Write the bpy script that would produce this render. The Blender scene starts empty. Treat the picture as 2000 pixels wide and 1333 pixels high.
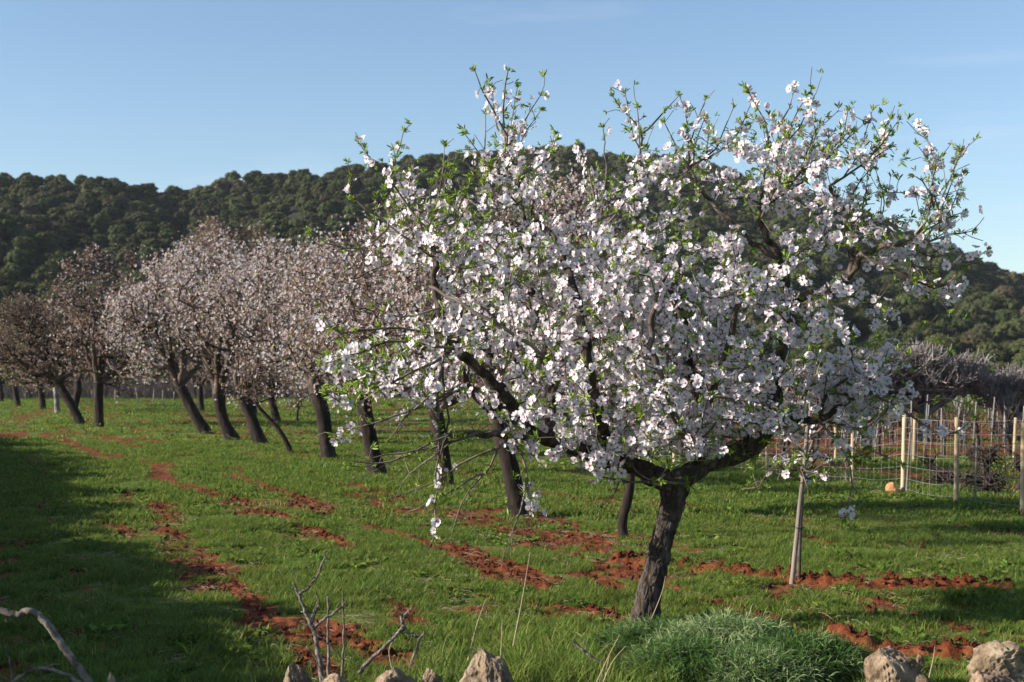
import bpy, math, random
import numpy as np
from mathutils import Vector, Matrix

R = math.radians
HAZE = 0.00008
rng = np.random.default_rng(7)
random.seed(7)
sc = bpy.context.scene
COL = sc.collection

# ------------------------------------------------------------------ camera
F = 50.0 / 36.0 * 2000.0            # focal length in photo pixels
CAM_H = 1.6
HOR = 735.0
PITCH = math.atan((HOR - 666.5) / F)
cam_d = bpy.data.cameras.new("camera")
cam = bpy.data.objects.new("camera", cam_d)
COL.objects.link(cam)
cam.location = (0, 0, CAM_H)
cam.rotation_euler = (R(90) + PITCH, 0, 0)
cam_d.lens = 50.0
cam_d.sensor_width = 36.0
cam_d.clip_start = 0.1
cam_d.clip_end = 6000
cam_d.dof.use_dof = True
cam_d.dof.focus_distance = 9.0
cam_d.dof.aperture_fstop = 5.6
sc.camera = cam

# ------------------------------------------------------------------ light
SUN_EL = 21.0
SUN_AZ = -100.0                       # degrees from +Y towards +X (so: from the left)
sv = Vector((math.cos(R(SUN_EL)) * math.sin(R(SUN_AZ)), math.cos(R(SUN_EL)) * math.cos(R(SUN_AZ)), math.sin(R(SUN_EL))))
w = bpy.data.worlds.new("World")
sc.world = w
w.use_nodes = True
nt = w.node_tree
nt.nodes.clear()
sky = nt.nodes.new("ShaderNodeTexSky")
sky.sky_type = 'NISHITA'
sky.sun_disc = False
sky.sun_elevation = R(SUN_EL)
sky.sun_rotation = R(SUN_AZ)
sky.altitude = 50
sky.air_density = 1.0
sky.dust_density = 0.5
sky.ozone_density = 2.6
bg = nt.nodes.new("ShaderNodeBackground")
bg.inputs['Strength'].default_value = 0.083
wo = nt.nodes.new("ShaderNodeOutputWorld")
# a few faint wisps of high cloud
tc = nt.nodes.new("ShaderNodeTexCoord")
mp = nt.nodes.new("ShaderNodeMapping"); mp.inputs['Scale'].default_value = (2.2, 2.2, 16.0)
nz = nt.nodes.new("ShaderNodeTexNoise"); nz.inputs['Scale'].default_value = 1.3; nz.inputs['Detail'].default_value = 5
rp = nt.nodes.new("ShaderNodeMapRange"); rp.inputs['From Min'].default_value = 0.56; rp.inputs['From Max'].default_value = 0.80
rp.inputs['To Max'].default_value = 0.30
mx = nt.nodes.new("ShaderNodeMix"); mx.data_type = 'RGBA'
mx.inputs['B'].default_value = (5.2, 5.6, 6.2, 1)
nt.links.new(tc.outputs['Generated'], mp.inputs['Vector'])
nt.links.new(mp.outputs['Vector'], nz.inputs['Vector'])
nt.links.new(nz.outputs['Fac'], rp.inputs['Value'])
nt.links.new(rp.outputs['Result'], mx.inputs['Factor'])
nt.links.new(sky.outputs['Color'], mx.inputs['A'])
nt.links.new(mx.outputs['Result'], bg.inputs['Color'])
nt.links.new(bg.outputs['Background'], wo.inputs['Surface'])

sl = bpy.data.lights.new("sun", 'SUN')
sl.energy = 5.0
sl.angle = R(0.5)
sl.color = (1.0, 0.92, 0.82)
sun = bpy.data.objects.new("sun", sl)
COL.objects.link(sun)
sun.rotation_mode = 'QUATERNION'
sun.rotation_quaternion = sv.to_track_quat('Z', 'Y')
sun.location = (-20, 0, 20)

sc.view_settings.view_transform = 'Standard'
sc.view_settings.look = 'None'
sc.view_settings.exposure = 1.12
sc.view_settings.gamma = 1.0
sc.view_settings.use_curve_mapping = False
sc.render.engine = 'CYCLES'
sc.cycles.max_bounces = 5
sc.cycles.diffuse_bounces = 2
sc.cycles.glossy_bounces = 2
sc.cycles.transmission_bounces = 4
sc.cycles.transparent_max_bounces = 6
sc.cycles.use_denoising = True


# ------------------------------------------------------------------ helpers
def P(px, py, d):
    """world point seen at photo pixel (px, py) at distance d along +Y"""
    vx = (px - 1000.0) / F
    vu = (666.5 - py) / F
    yy = math.cos(PITCH) - math.sin(PITCH) * vu
    zz = math.sin(PITCH) + math.cos(PITCH) * vu
    return np.array([vx * d / yy, d, CAM_H + zz * d / yy])


def D(py):
    """distance of flat ground seen at photo row py"""
    vu = (666.5 - py) / F
    yy = math.cos(PITCH) - math.sin(PITCH) * vu
    zz = math.sin(PITCH) + math.cos(PITCH) * vu
    return CAM_H * yy / (-zz)


def G(px, py):
    return P(px, py, D(py))


def hash2(ix, iy, seed):
    h = (ix.astype(np.int64) * 374761393 + iy.astype(np.int64) * 668265263 + seed * 1442695041) & 0x7fffffff
    h = ((h ^ (h >> 13)) * 1274126177) & 0x7fffffff
    return ((h ^ (h >> 16)) & 0xffff) / 65535.0


def vnoise(x, y, seed=0):
    x = np.asarray(x, float); y = np.asarray(y, float)
    ix = np.floor(x); iy = np.floor(y)
    fx = x - ix; fy = y - iy
    fx = fx * fx * (3 - 2 * fx); fy = fy * fy * (3 - 2 * fy)
    a = hash2(ix, iy, seed); b = hash2(ix + 1, iy, seed)
    c = hash2(ix, iy + 1, seed); d = hash2(ix + 1, iy + 1, seed)
    return (a * (1 - fx) + b * fx) * (1 - fy) + (c * (1 - fx) + d * fx) * fy


def fbm(x, y, seed=0, octv=4):
    s = 0; a = 0.5; t = 0
    for o in range(octv):
        s = s + a * vnoise(x * 2 ** o + 17.3 * o, y * 2 ** o - 9.1 * o, seed + o); t += a; a *= 0.5
    return s / t


def smooth(a, b, x):
    t = np.clip((x - a) / (b - a), 0, 1)
    return t * t * (3 - 2 * t)


def nrm(v):
    v = np.asarray(v, float)
    return v / np.maximum(np.linalg.norm(v, axis=-1, keepdims=True), 1e-9)


class MB:
    """collects triangles and quads into one mesh"""
    def __init__(s):
        s.v = []; s.t = []; s.q = []; s.tm = []; s.qm = []; s.a = []; s.n = 0

    def add(s, V, T=None, Q=None, m=0, a=0.0):
        V = np.asarray(V, float).reshape(-1, 3)
        s.v.append(V)
        s.a.append(np.broadcast_to(np.asarray(a, float), (len(V),)))
        if T is not None and len(T):
            T = np.asarray(T, np.int64).reshape(-1, 3)
            s.t.append(T + s.n); s.tm.append(np.broadcast_to(np.asarray(m), (len(T),)))
        if Q is not None and len(Q):
            Q = np.asarray(Q, np.int64).reshape(-1, 4)
            s.q.append(Q + s.n); s.qm.append(np.broadcast_to(np.asarray(m), (len(Q),)))
        s.n += len(V)

    def mesh(s, name, mats, smooth_=True):
        me = bpy.data.meshes.new(name)
        if s.n == 0:
            return me
        V = np.concatenate(s.v)
        T = np.concatenate(s.t) if s.t else np.zeros((0, 3), np.int64)
        Q = np.concatenate(s.q) if s.q else np.zeros((0, 4), np.int64)
        tm = np.concatenate(s.tm) if s.tm else np.zeros(0, np.int64)
        qm = np.concatenate(s.qm) if s.qm else np.zeros(0, np.int64)
        me.vertices.add(len(V)); me.vertices.foreach_set('co', V.astype(np.float32).ravel())
        li = np.concatenate([T.ravel(), Q.ravel()]).astype(np.int32)
        me.loops.add(len(li)); me.loops.foreach_set('vertex_index', li)
        ls = np.concatenate([np.arange(len(T)) * 3, len(T) * 3 + np.arange(len(Q)) * 4]).astype(np.int32)
        me.polygons.add(len(ls)); me.polygons.foreach_set('loop_start', ls)
        me.polygons.foreach_set('material_index', np.concatenate([tm, qm]).astype(np.int32))
        me.polygons.foreach_set('use_smooth', np.full(len(ls), smooth_, bool))
        at = me.attributes.new('tone', 'FLOAT', 'POINT')
        at.data.foreach_set('value', np.concatenate(s.a).astype(np.float32))
        for m in (mats if isinstance(mats, (list, tuple)) else [mats]):
            me.materials.append(m)
        me.update(calc_edges=True)
        return me

    def build(s, name, mats, parent=None, smooth_=True, loc=None, kind=None):
        """links the mesh as one object; loc = origin of the object (verts given in world space)"""
        if loc is None and parent is not None:
            loc = (0, 0, 0)
        if parent is not None:
            pl = np.array(parent['_o']) if '_o' in parent.keys() else np.array(parent.location)
            for i in range(len(s.v)): s.v[i] = s.v[i] - pl
            me = s.mesh(name, mats, smooth_)
            o = bpy.data.objects.new(name, me); COL.objects.link(o); o.parent = parent
            o['_o'] = [float(c) for c in pl]
        else:
            if loc is not None:
                for i in range(len(s.v)): s.v[i] = s.v[i] - np.array(loc)
            me = s.mesh(name, mats, smooth_)
            o = bpy.data.objects.new(name, me); COL.objects.link(o)
            if loc is not None: o.location = loc
        if kind: o['kind'] = kind
        return o


def tag(o, label=None, cat=None, group=None, kind=None):
    if label: o['label'] = label
    if cat: o['category'] = cat
    if group: o['group'] = group
    if kind: o['kind'] = kind
    return o


def thing(name, label, cat, loc, group=None):
    o = bpy.data.objects.new(name, None)
    o.empty_display_size = 0.2
    COL.objects.link(o)
    o.location = [float(c) for c in loc]
    return tag(o, label, cat, group)


def tube(mb, pts, rad, sides=5, m=0, a=0.0, cap=False, rough=0.0):
    pts = np.asarray(pts, float); rad = np.broadcast_to(np.asarray(rad, float), (len(pts),))
    K = len(pts)
    t = np.gradient(pts, axis=0); t = nrm(t)
    mean = np.abs(t.mean(0)); ref = np.zeros(3); ref[int(np.argmin(mean))] = 1
    u = nrm(np.cross(t, ref)); v = np.cross(t, u)
    ang = np.arange(sides) / sides * 2 * np.pi
    rr = rad[:, None] * np.ones(sides)[None]
    if rough:
        rr = rr * (1 + rough * (rng.random((K, sides)) - 0.5))
    V = pts[:, None, :] + rr[..., None] * (np.cos(ang)[None, :, None] * u[:, None, :] + np.sin(ang)[None, :, None] * v[:, None, :])
    i = np.arange(K - 1)[:, None] * sides; j = np.arange(sides)[None]
    j2 = (j + 1) % sides
    Q = np.stack([i + j, i + j2, i + sides + j2, i + sides + j], -1).reshape(-1, 4)
    V = V.reshape(-1, 3)
    T = None
    if cap:
        V = np.concatenate([V, pts[-1:], pts[:1]])
        e = (K - 1) * sides
        jj = np.arange(sides); jn = (jj + 1) % sides
        T = np.concatenate([np.stack([e + jj, e + jn, np.full(sides, K * sides)], -1),
                            np.stack([jn, jj, np.full(sides, K * sides + 1)], -1)])
    mb.add(V, T, Q, m, a)


def catmull(pts, n):
    pts = np.asarray(pts, float)
    if len(pts) < 3:
        s = np.linspace(0, 1, n)[:, None]
        return pts[0] * (1 - s) + pts[-1] * s
    p = np.vstack([2 * pts[0] - pts[1], pts, 2 * pts[-1] - pts[-2]])
    s = np.linspace(0, len(pts) - 1 - 1e-6, n)
    i = s.astype(int); f = (s - i)[:, None]
    a, b, c, d = p[i], p[i + 1], p[i + 2], p[i + 3]
    return 0.5 * (2 * b + (c - a) * f + (2 * a - 5 * b + 4 * c - d) * f ** 2 + (3 * b - a - 3 * c + d) * f ** 3)


def bark_tube(mb, pts, rad, sides, seed, amp=0.10, m=0, flare=0.0, fine=0.0):
    """thick limb with ridged, fissured bark"""
    pts = np.asarray(pts, float); rad = np.asarray(rad, float); K = len(pts)
    t = nrm(np.gradient(pts, axis=0))
    mean = np.abs(t.mean(0)); ref = np.zeros(3); ref[int(np.argmin(mean))] = 1
    u = nrm(np.cross(t, ref)); v = np.cross(t, u)
    ang = np.arange(sides) / sides * 2 * np.pi
    ln = np.concatenate([[0], np.cumsum(np.linalg.norm(np.diff(pts, axis=0), axis=1))])
    A, L = np.meshgrid(ang, ln)
    cx, cy = np.cos(A), np.sin(A)
    r0 = rad.mean()
    ridge = 1 - np.abs(2 * fbm(cx * 2.6 + 5 + cy * 1.7, L / r0 * 0.45 + cy * 2.3, seed, 3) - 1) * 1.0
    ridge2 = 1 - np.abs(2 * fbm(cx * 6 + cy * 3, L / r0 * 1.3 + cy * 6, seed + 9, 3) - 1)
    lump = fbm(cx * 1.0 + 3, L / r0 * 0.35 + cy * 1.2, seed + 5, 2) - 0.5
    rr = rad[:, None] * (1 + amp * (ridge - 0.8) * 1.3 + amp * 0.9 * (ridge2 - 0.75) + 0.16 * lump * (amp / 0.1))
    if fine:
        wob_ = fbm(cx * 2 + 9, L / r0 * 0.8 + cy * 2, seed + 3, 2) * 1.6
        fa = fbm((A + wob_ * 0.35) * 7.0, L / r0 * 1.1, seed + 13, 3); fb = fbm((A + 3 - wob_ * 0.3) * 13.0, L / r0 * 3.2, seed + 17, 3)
        blend = np.minimum(A, 2 * np.pi - A) / 0.3; blend = np.clip(blend, 0, 1)
        rr = rr * (1 + fine * blend * (np.clip(1 - 2.6 * np.abs(fa - 0.5), 0, 1) * -0.9 + 0.45 + 0.5 * (fb - 0.5)))
    if flare:
        rr = rr * (1 + flare * np.exp(-L / (r0 * 1.3)) * (0.8 + 0.5 * np.sin(A * 3 + 1)))
    V = pts[:, None, :] + rr[..., None] * (cx[..., None] * u[:, None, :] + cy[..., None] * v[:, None, :])
    i = np.arange(K - 1)[:, None] * sides; j = np.arange(sides)[None]; j2 = (j + 1) % sides
    Q = np.stack([i + j, i + j2, i + sides + j2, i + sides + j], -1).reshape(-1, 4)
    V = np.concatenate([V.reshape(-1, 3), pts[-1:]])
    jj = np.arange(sides); jn = (jj + 1) % sides; e = (K - 1) * sides
    mb.add(V, np.stack([e + jj, e + jn, np.full(sides, K * sides)], -1), Q, m)


def basis(d):
    """(N,3) directions -> (N,3,3) with columns x, y, z=d, random spin"""
    d = nrm(d); N = len(d)
    r = nrm(rng.normal(size=(N, 3)))
    x = nrm(np.cross(r, d)); y = np.cross(d, x)
    return np.stack([x, y, d], -1)


def place(mb, var, pos, mats3, scale, m=0, a_add=None):
    """copies of the small shape var=(V,T,A) at pos with matrices mats3 and scales"""
    V, T, A = var
    N = len(pos)
    if N == 0: return
    W = np.einsum('nij,vj->nvi', mats3, V) * np.asarray(scale)[:, None, None] + pos[:, None, :]
    TT = T[None] + (np.arange(N) * len(V))[:, None, None]
    AA = np.broadcast_to(A, (N, len(V)))
    if a_add is not None: AA = AA + a_add[:, None]
    mb.add(W.reshape(-1, 3), TT.reshape(-1, 3), None, m, AA.ravel())


# ------------------------------------------------------------------ materials
def mat(name, base, rough=0.8, spec=0.3):
    m = bpy.data.materials.new(name); m.use_nodes = True
    b = m.node_tree.nodes['Principled BSDF']
    b.inputs['Base Color'].default_value = (*base, 1)
    b.inputs['Roughness'].default_value = rough
    b.inputs['Specular IOR Level'].default_value = spec
    return m, m.node_tree, b


def noise_mat(name, stops, scale=4.0, detail=6, rough=0.85, bump=0.0, bscale=None, stretch=None, coords='Object', spec=0.2, per_obj=0.0, bdist=0.02):
    """colour ramp driven by noise, optional bump and a small per-object tint"""
    m, t, b = mat(name, stops[0][1], rough, spec)
    co = t.nodes.new('ShaderNodeTexCoord')
    src = co.outputs[coords]
    if stretch:
        mp = t.nodes.new('ShaderNodeMapping'); mp.inputs['Scale'].default_value = stretch
        t.links.new(src, mp.inputs['Vector']); src = mp.outputs['Vector']
    n = t.nodes.new('ShaderNodeTexNoise'); n.inputs['Scale'].default_value = scale; n.inputs['Detail'].default_value = detail
    n.inputs['Roughness'].default_value = 0.65
    t.links.new(src, n.inputs['Vector'])
    cr = t.nodes.new('ShaderNodeValToRGB'); e = cr.color_ramp.elements
    while len(e) < len(stops): e.new(0.5)
    for k, (p, c) in enumerate(stops):
        e[k].position = p; e[k].color = (*c, 1)
    t.links.new(n.outputs['Fac'], cr.inputs['Fac'])
    out = cr.outputs['Color']
    if per_obj:
        oi = t.nodes.new('ShaderNodeObjectInfo')
        hs = t.nodes.new('ShaderNodeHueSaturation')
        mr = t.nodes.new('ShaderNodeMapRange'); mr.inputs['To Min'].default_value = 1 - per_obj; mr.inputs['To Max'].default_value = 1 + per_obj
        mr2 = t.nodes.new('ShaderNodeMapRange'); mr2.inputs['To Min'].default_value = 0.5 + 0.05 * per_obj; mr2.inputs['To Max'].default_value = 0.5 - 0.10 * per_obj
        t.links.new(oi.outputs['Random'], mr.inputs['Value']); t.links.new(oi.outputs['Random'], mr2.inputs['Value'])
        t.links.new(mr.outputs['Result'], hs.inputs['Value']); t.links.new(mr2.outputs['Result'], hs.inputs['Hue'])
        t.links.new(out, hs.inputs['Color']); out = hs.outputs['Color']
    t.links.new(out, b.inputs['Base Color'])
    if bump:
        n2 = t.nodes.new('ShaderNodeTexNoise'); n2.inputs['Scale'].default_value = bscale or scale * 3; n2.inputs['Detail'].default_value = 8
        n2.inputs['Roughness'].default_value = 0.7
        t.links.new(src, n2.inputs['Vector'])
        bp = t.nodes.new('ShaderNodeBump'); bp.inputs['Strength'].default_value = bump; bp.inputs['Distance'].default_value = bdist
        t.links.new(n2.outputs['Fac'], bp.inputs['Height']); t.links.new(bp.outputs['Normal'], b.inputs['Normal'])
    return m


def leafy_mat(name, stops, trans=0.3, rough=0.6, attr='tone', tcol=None, per_obj=0.0, spec=0.3):
    """thin leaf or petal: colour from the 'tone' value, some light passes through"""
    m, t, b = mat(name, stops[0][1], rough, spec)
    at = t.nodes.new('ShaderNodeAttribute'); at.attribute_name = attr
    cr = t.nodes.new('ShaderNodeValToRGB'); e = cr.color_ramp.elements
    while len(e) < len(stops): e.new(0.5)
    for k, (p, c) in enumerate(stops):
        e[k].position = p; e[k].color = (*c, 1)
    t.links.new(at.outputs['Fac'], cr.inputs['Fac'])
    out = cr.outputs['Color']
    if per_obj:
        oi = t.nodes.new('ShaderNodeObjectInfo')
        hs = t.nodes.new('ShaderNodeHueSaturation')
        mr = t.nodes.new('ShaderNodeMapRange'); mr.inputs['To Min'].default_value = 1 - per_obj; mr.inputs['To Max'].default_value = 1 + per_obj
        mr2 = t.nodes.new('ShaderNodeMapRange'); mr2.inputs['To Min'].default_value = 0.515; mr2.inputs['To Max'].default_value = 0.47
        wn = t.nodes.new('ShaderNodeTexWhiteNoise'); wn.noise_dimensions = '1D'
        t.links.new(oi.outputs['Random'], wn.inputs['W'])
        t.links.new(oi.outputs['Random'], mr.inputs['Value']); t.links.new(wn.outputs['Value'], mr2.inputs['Value'])
        t.links.new(mr.outputs['Result'], hs.inputs['Value']); t.links.new(mr2.outputs['Result'], hs.inputs['Hue'])
        t.links.new(out, hs.inputs['Color']); out = hs.outputs['Color']
    t.links.new(out, b.inputs['Base Color'])
    if trans:
        tr = t.nodes.new('ShaderNodeBsdfTranslucent')
        mxs = t.nodes.new('ShaderNodeMixShader'); mxs.inputs['Fac'].default_value = trans
        t.links.new(out, tr.inputs['Color'])
        o = t.nodes['Material Output']
        t.links.new(b.outputs['BSDF'], mxs.inputs[1]); t.links.new(tr.outputs['BSDF'], mxs.inputs[2])
        t.links.new(mxs.outputs['Shader'], o.inputs['Surface'])
    return m


M = {}
M['bark'] = noise_mat('almond_bark', [(0.30, (0.016, 0.012, 0.009)), (0.50, (0.060, 0.046, 0.037)), (0.64, (0.13, 0.105, 0.09)), (0.78, (0.32, 0.30, 0.27))], 22, 9, 0.95, 0.9, 30, (1, 1, 0.35), bdist=0.03)
M['limb'] = noise_mat('limb_bark', [(0.32, (0.030, 0.022, 0.017)), (0.52, (0.10, 0.078, 0.062)), (0.72, (0.24, 0.21, 0.19))], 8, 6, 0.9, 0.6, 40)
M['twig'] = noise_mat('twig_bark', [(0.35, (0.045, 0.032, 0.026)), (0.52, (0.14, 0.11, 0.09)), (0.72, (0.30, 0.265, 0.24))], 3, 3, 0.85)
M['far_bark'] = noise_mat('dark_trunk_bark', [(0.32, (0.010, 0.008, 0.007)), (0.55, (0.032, 0.023, 0.018)), (0.78, (0.090, 0.066, 0.050))], 6, 6, 0.95, 0.7, 18, (1, 1, 0.3))
M['far_twig'] = noise_mat('brown_twig_bark', [(0.35, (0.035, 0.024, 0.018)), (0.6, (0.10, 0.072, 0.056)), (0.8, (0.19, 0.145, 0.12))], 2, 3, 0.9)
M['bare_twig'] = noise_mat('grey_bare_twig', [(0.35, (0.075, 0.066, 0.062)), (0.6, (0.25, 0.222, 0.21)), (0.8, (0.42, 0.385, 0.365))], 2, 3, 0.9)
M['dead'] = noise_mat('dead_grey_wood', [(0.38, (0.045, 0.036, 0.028)), (0.50, (0.135, 0.112, 0.092)), (0.66, (0.29, 0.26, 0.225))], 14, 6, 0.9, 0.5, 60)
M['petal'] = leafy_mat('almond_petal', [(0.0, (0.20, 0.008, 0.03)), (0.15, (0.42, 0.06, 0.11)), (0.30, (0.74, 0.55, 0.59)), (0.50, (0.74, 0.685, 0.705)), (1.0, (0.76, 0.735, 0.75))], 0.38, 0.6, spec=0.15)
M['far_petal'] = leafy_mat('distant_petal', [(0.0, (0.20, 0.12, 0.085)), (0.3, (0.40, 0.29, 0.24)), (0.55, (0.52, 0.445, 0.43)), (1.0, (0.70, 0.665, 0.67))], 0.3, 0.7, spec=0.1)
M['leaf'] = leafy_mat('young_leaf', [(0.0, (0.16, 0.06, 0.02)), (0.12, (0.09, 0.15, 0.012)), (0.5, (0.17, 0.27, 0.025)), (1.0, (0.33, 0.41, 0.07))], 0.4, 0.5)
M['far_leaf'] = leafy_mat('distant_young_leaf', [(0.0, (0.10, 0.11, 0.02)), (1.0, (0.30, 0.30, 0.07))], 0.35, 0.6)
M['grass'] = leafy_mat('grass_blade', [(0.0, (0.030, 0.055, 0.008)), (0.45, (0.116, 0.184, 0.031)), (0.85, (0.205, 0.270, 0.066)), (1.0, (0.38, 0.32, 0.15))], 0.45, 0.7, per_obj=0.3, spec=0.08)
M['fennel'] = leafy_mat('fennel_frond', [(0.0, (0.030, 0.075, 0.014)), (0.5, (0.095, 0.175, 0.045)), (1.0, (0.34, 0.40, 0.20))], 0.35, 0.7, spec=0.06)
M['dry'] = leafy_mat('dry_stalk', [(0.0, (0.20, 0.15, 0.08)), (1.0, (0.46, 0.38, 0.25))], 0.2, 0.8)
M['pine'] = leafy_mat('pine_needles', [(0.0, (0.010, 0.016, 0.007)), (0.5, (0.044, 0.055, 0.019)), (1.0, (0.090, 0.102, 0.038))], 0.12, 0.8, per_obj=0.48, spec=0.1)
M['pine_bark'] = noise_mat('pine_bark', [(0.3, (0.04, 0.03, 0.025)), (0.7, (0.16, 0.13, 0.11))], 3, 4, 0.9)
M['stone'] = noise_mat('limestone', [(0.30, (0.07, 0.045, 0.028)), (0.44, (0.17, 0.12, 0.078)), (0.56, (0.33, 0.245, 0.16)), (0.72, (0.47, 0.385, 0.285))], 9, 9, 0.92, 1.0, 26, per_obj=0.12, bdist=0.03)
M['orange_stone'] = noise_mat('orange_stone', [(0.3, (0.30, 0.12, 0.05)), (0.6, (0.50, 0.26, 0.12)), (0.8, (0.58, 0.42, 0.28))], 6, 6, 0.9, 0.6, 20)
M['clod'] = noise_mat('red_clod', [(0.3, (0.045, 0.012, 0.005)), (0.55, (0.120, 0.031, 0.012)), (0.8, (0.21, 0.068, 0.028))], 9, 6, 0.95, 0.7, 40)
M['post'] = noise_mat('pale_pine_post', [(0.32, (0.20, 0.155, 0.10)), (0.5, (0.38, 0.30, 0.185)), (0.75, (0.52, 0.44, 0.30))], 5, 5, 0.8, 0.3, 30, (1, 1, 0.08))
M['stake'] = noise_mat('weathered_stake', [(0.35, (0.07, 0.055, 0.045)), (0.55, (0.19, 0.16, 0.13)), (0.75, (0.34, 0.30, 0.26))], 5, 5, 0.9, 0.5, 30, (1, 1, 0.08))
M['grey_stake'] = noise_mat('grey_vine_stake', [(0.3, (0.14, 0.13, 0.125)), (0.7, (0.34, 0.32, 0.305))], 5, 3, 0.9)
M['wire'], _, _b = mat('galvanised_wire', (0.34, 0.32, 0.30), 0.6, 0.4)
M['vine'] = noise_mat('vine_wood', [(0.3, (0.020, 0.014, 0.012)), (0.7, (0.075, 0.055, 0.045))], 8, 5, 0.95)
M['dry_vine'] = noise_mat('dry_vine_cane', [(0.3, (0.10, 0.075, 0.065)), (0.7, (0.24, 0.19, 0.165))], 2, 3, 0.95)
M['yellow'] = leafy_mat('yellow_flower', [(0.0, (0.45, 0.40, 0.03)), (1.0, (0.65, 0.58, 0.05))], 0.3, 0.6)
M['rope'], _, _b = mat('black_tie', (0.02, 0.02, 0.02), 0.7)

# ------------------------------------------------------------------ ground
ROW = np.array([math.sin(R(-19.6)), math.cos(R(-19.6))])     # direction of the plough rows
ROWN = np.array([ROW[1], -ROW[0]])
BARE = [  # (photo-pixel polyline, half width m, strength)
    ([(1205, 1103), (1330, 1110), (1450, 1122), (1560, 1137), (1640, 1146)], 0.09, 1.3),
    ([(1600, 1142), (1700, 1150), (1850, 1150)], 0.19, 1.3), ([(1850, 1150), (1965, 1158)], 0.10, 1.3),
    ([(1630, 1252), (1700, 1276), (1800, 1286), (1930, 1288)], 0.10, 1.3),
    ([(1040, 1205), (1120, 1190), (1220, 1215)], 0.22, 0.8),
    ([(595, 1030), (640, 1048), (690, 1075)], 0.20, 1.1),
    ([(850, 1065), (960, 1100), (1060, 1150)], 0.26, 0.9),
    ([(905, 1190), (1000, 1180), (1100, 1185)], 0.18, 0.8),
    ([(500, 1225), (620, 1220), (700, 1260), (760, 1300)], 0.24, 1.0),
    ([(430, 925), (560, 968), (640, 1000)], 0.25, 0.9),
    ([(90, 848), (170, 880), (280, 905), (350, 950), (470, 985), (560, 1020)], 0.28, 0.9),
    ([(190, 850), (280, 878)], 0.3, 0.7), ([(680, 965), (800, 1010)], 0.2, 0.8),
    ([(905, 985), (1000, 1003), (1110, 1030)], 0.24, 0.9),
    ([(300, 985), (340, 1020)], 0.2, 0.9), ([(690, 1250), (800, 1262)], 0.18, 0.8),
    ([(1850, 1025), (1990, 1045)], 0.2, 0.9), ([(1600, 905), (1800, 935), (1950, 950)], 0.5, 0.8),
    ([(1280, 985), (1340, 1010)], 0.2, 0.7), ([(1700, 985), (1760, 992)], 0.2, 0.7),
    ([(0, 880), (60, 905)], 0.2, 0.7), ([(560, 985), (720, 1030), (830, 1062)], 0.14, 0.8), ([(750, 1010), (860, 1040)], 0.16, 0.8), ([(640, 935), (720, 955)], 0.2, 0.8),
    ([(1130, 1120), (1200, 1150)], 0.15, 0.8), ([(200, 1010), (260, 1055)], 0.2, 0.8), ([(1340, 1190), (1440, 1175)], 0.15, 0.7), ([(1500, 1175), (1600, 1205)], 0.15, 0.8), ([(900, 1240), (1000, 1250)], 0.12, 0.7), ([(1150, 975), (1240, 985)], 0.2, 0.8),
    ([(1260, 1060), (1180, 1045), (1080, 1040)], 0.15, 0.7), ([(1560, 1050), (1620, 1065)], 0.2, 0.8),
]


def seg_dist(x, y, a, b):
    ax, ay = a; bx, by = b
    dx, dy = bx - ax, by - ay
    t = np.clip(((x - ax) * dx + (y - ay) * dy) / (dx * dx + dy * dy + 1e-9), 0, 1)
    return np.hypot(x - ax - t * dx, y - ay - t * dy)


BARE_W = [([tuple(G(*p)[:2]) for p in pl], hw * (1.0 if s > 1.2 else 0.95), s) for pl, hw, s in BARE]


def bare_mask(x, y):
    """0 = grassy .. 1 = bare red earth"""
    u = x * ROW[0] + y * ROW[1]; v = x * ROWN[0] + y * ROWN[1]
    n = fbm(v * 1.25 + 3, u * 0.17, 11, 4) - 0.005
    n2 = fbm(x * 2.6, y * 2.6, 5, 4)
    n3 = fbm(x * 9, y * 9, 8, 3)
    m = smooth(0.56, 0.80, n + 0.55 * (n2 - 0.5) + 0.40 * (n3 - 0.5)) * 0.7
    ph = v / 1.05 + 0.45 * (fbm(v * 0.3, u * 0.22, 61, 2) - 0.5) + 0.22 * (n2 - 0.5)
    line = smooth(0.17, 0.03, np.abs(ph - np.floor(ph) - 0.5) + 0.16 * (n3 - 0.5))
    gap = smooth(0.38, 0.58, fbm(v * 1.1 + 9, u * 0.42, 67, 3) + 0.25 * (n3 - 0.5))
    m = np.maximum(m, line * gap * 0.95 * smooth(5.5, 1.0, x))
    wob = 0.75 * (n2 - 0.5) + 0.55 * (n3 - 0.5)
    for pl, hw, s in BARE_W:
        near = np.full(x.shape, 1e9)
        for a, b in zip(pl[:-1], pl[1:]):
            near = np.minimum(near, seg_dist(x, y, a, b))
        k = smooth(1.25, 0.30, near / hw - wob * 2.0) * min(s, 1.0)
        m = np.maximum(m, k)
    # the vineyard at the back right is tilled red earth
    vy = smooth(27.5, 29.5, y + 0.1 * x) * smooth(62, 55, y) * smooth(2.0, 4.5, x - (y - 27) * 0.0)
    m = np.maximum(m, vy * (0.25 + 0.75 * smooth(0.35, 0.6, fbm(x * 0.3, y * 1.2, 44, 3))))
    return m * smooth(130, 80, y)


def ridge(x, y):
    h = np.zeros(x.shape)
    for pl, hw, s in BARE_W:
        if s <= 1.2: continue
        near = np.full(x.shape, 1e9)
        for a, b in zip(pl[:-1], pl[1:]):
            near = np.minimum(near, seg_dist(x, y, a, b))
        h = np.maximum(h, smooth(1.3, 0.0, near / hw))
    return h


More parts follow.
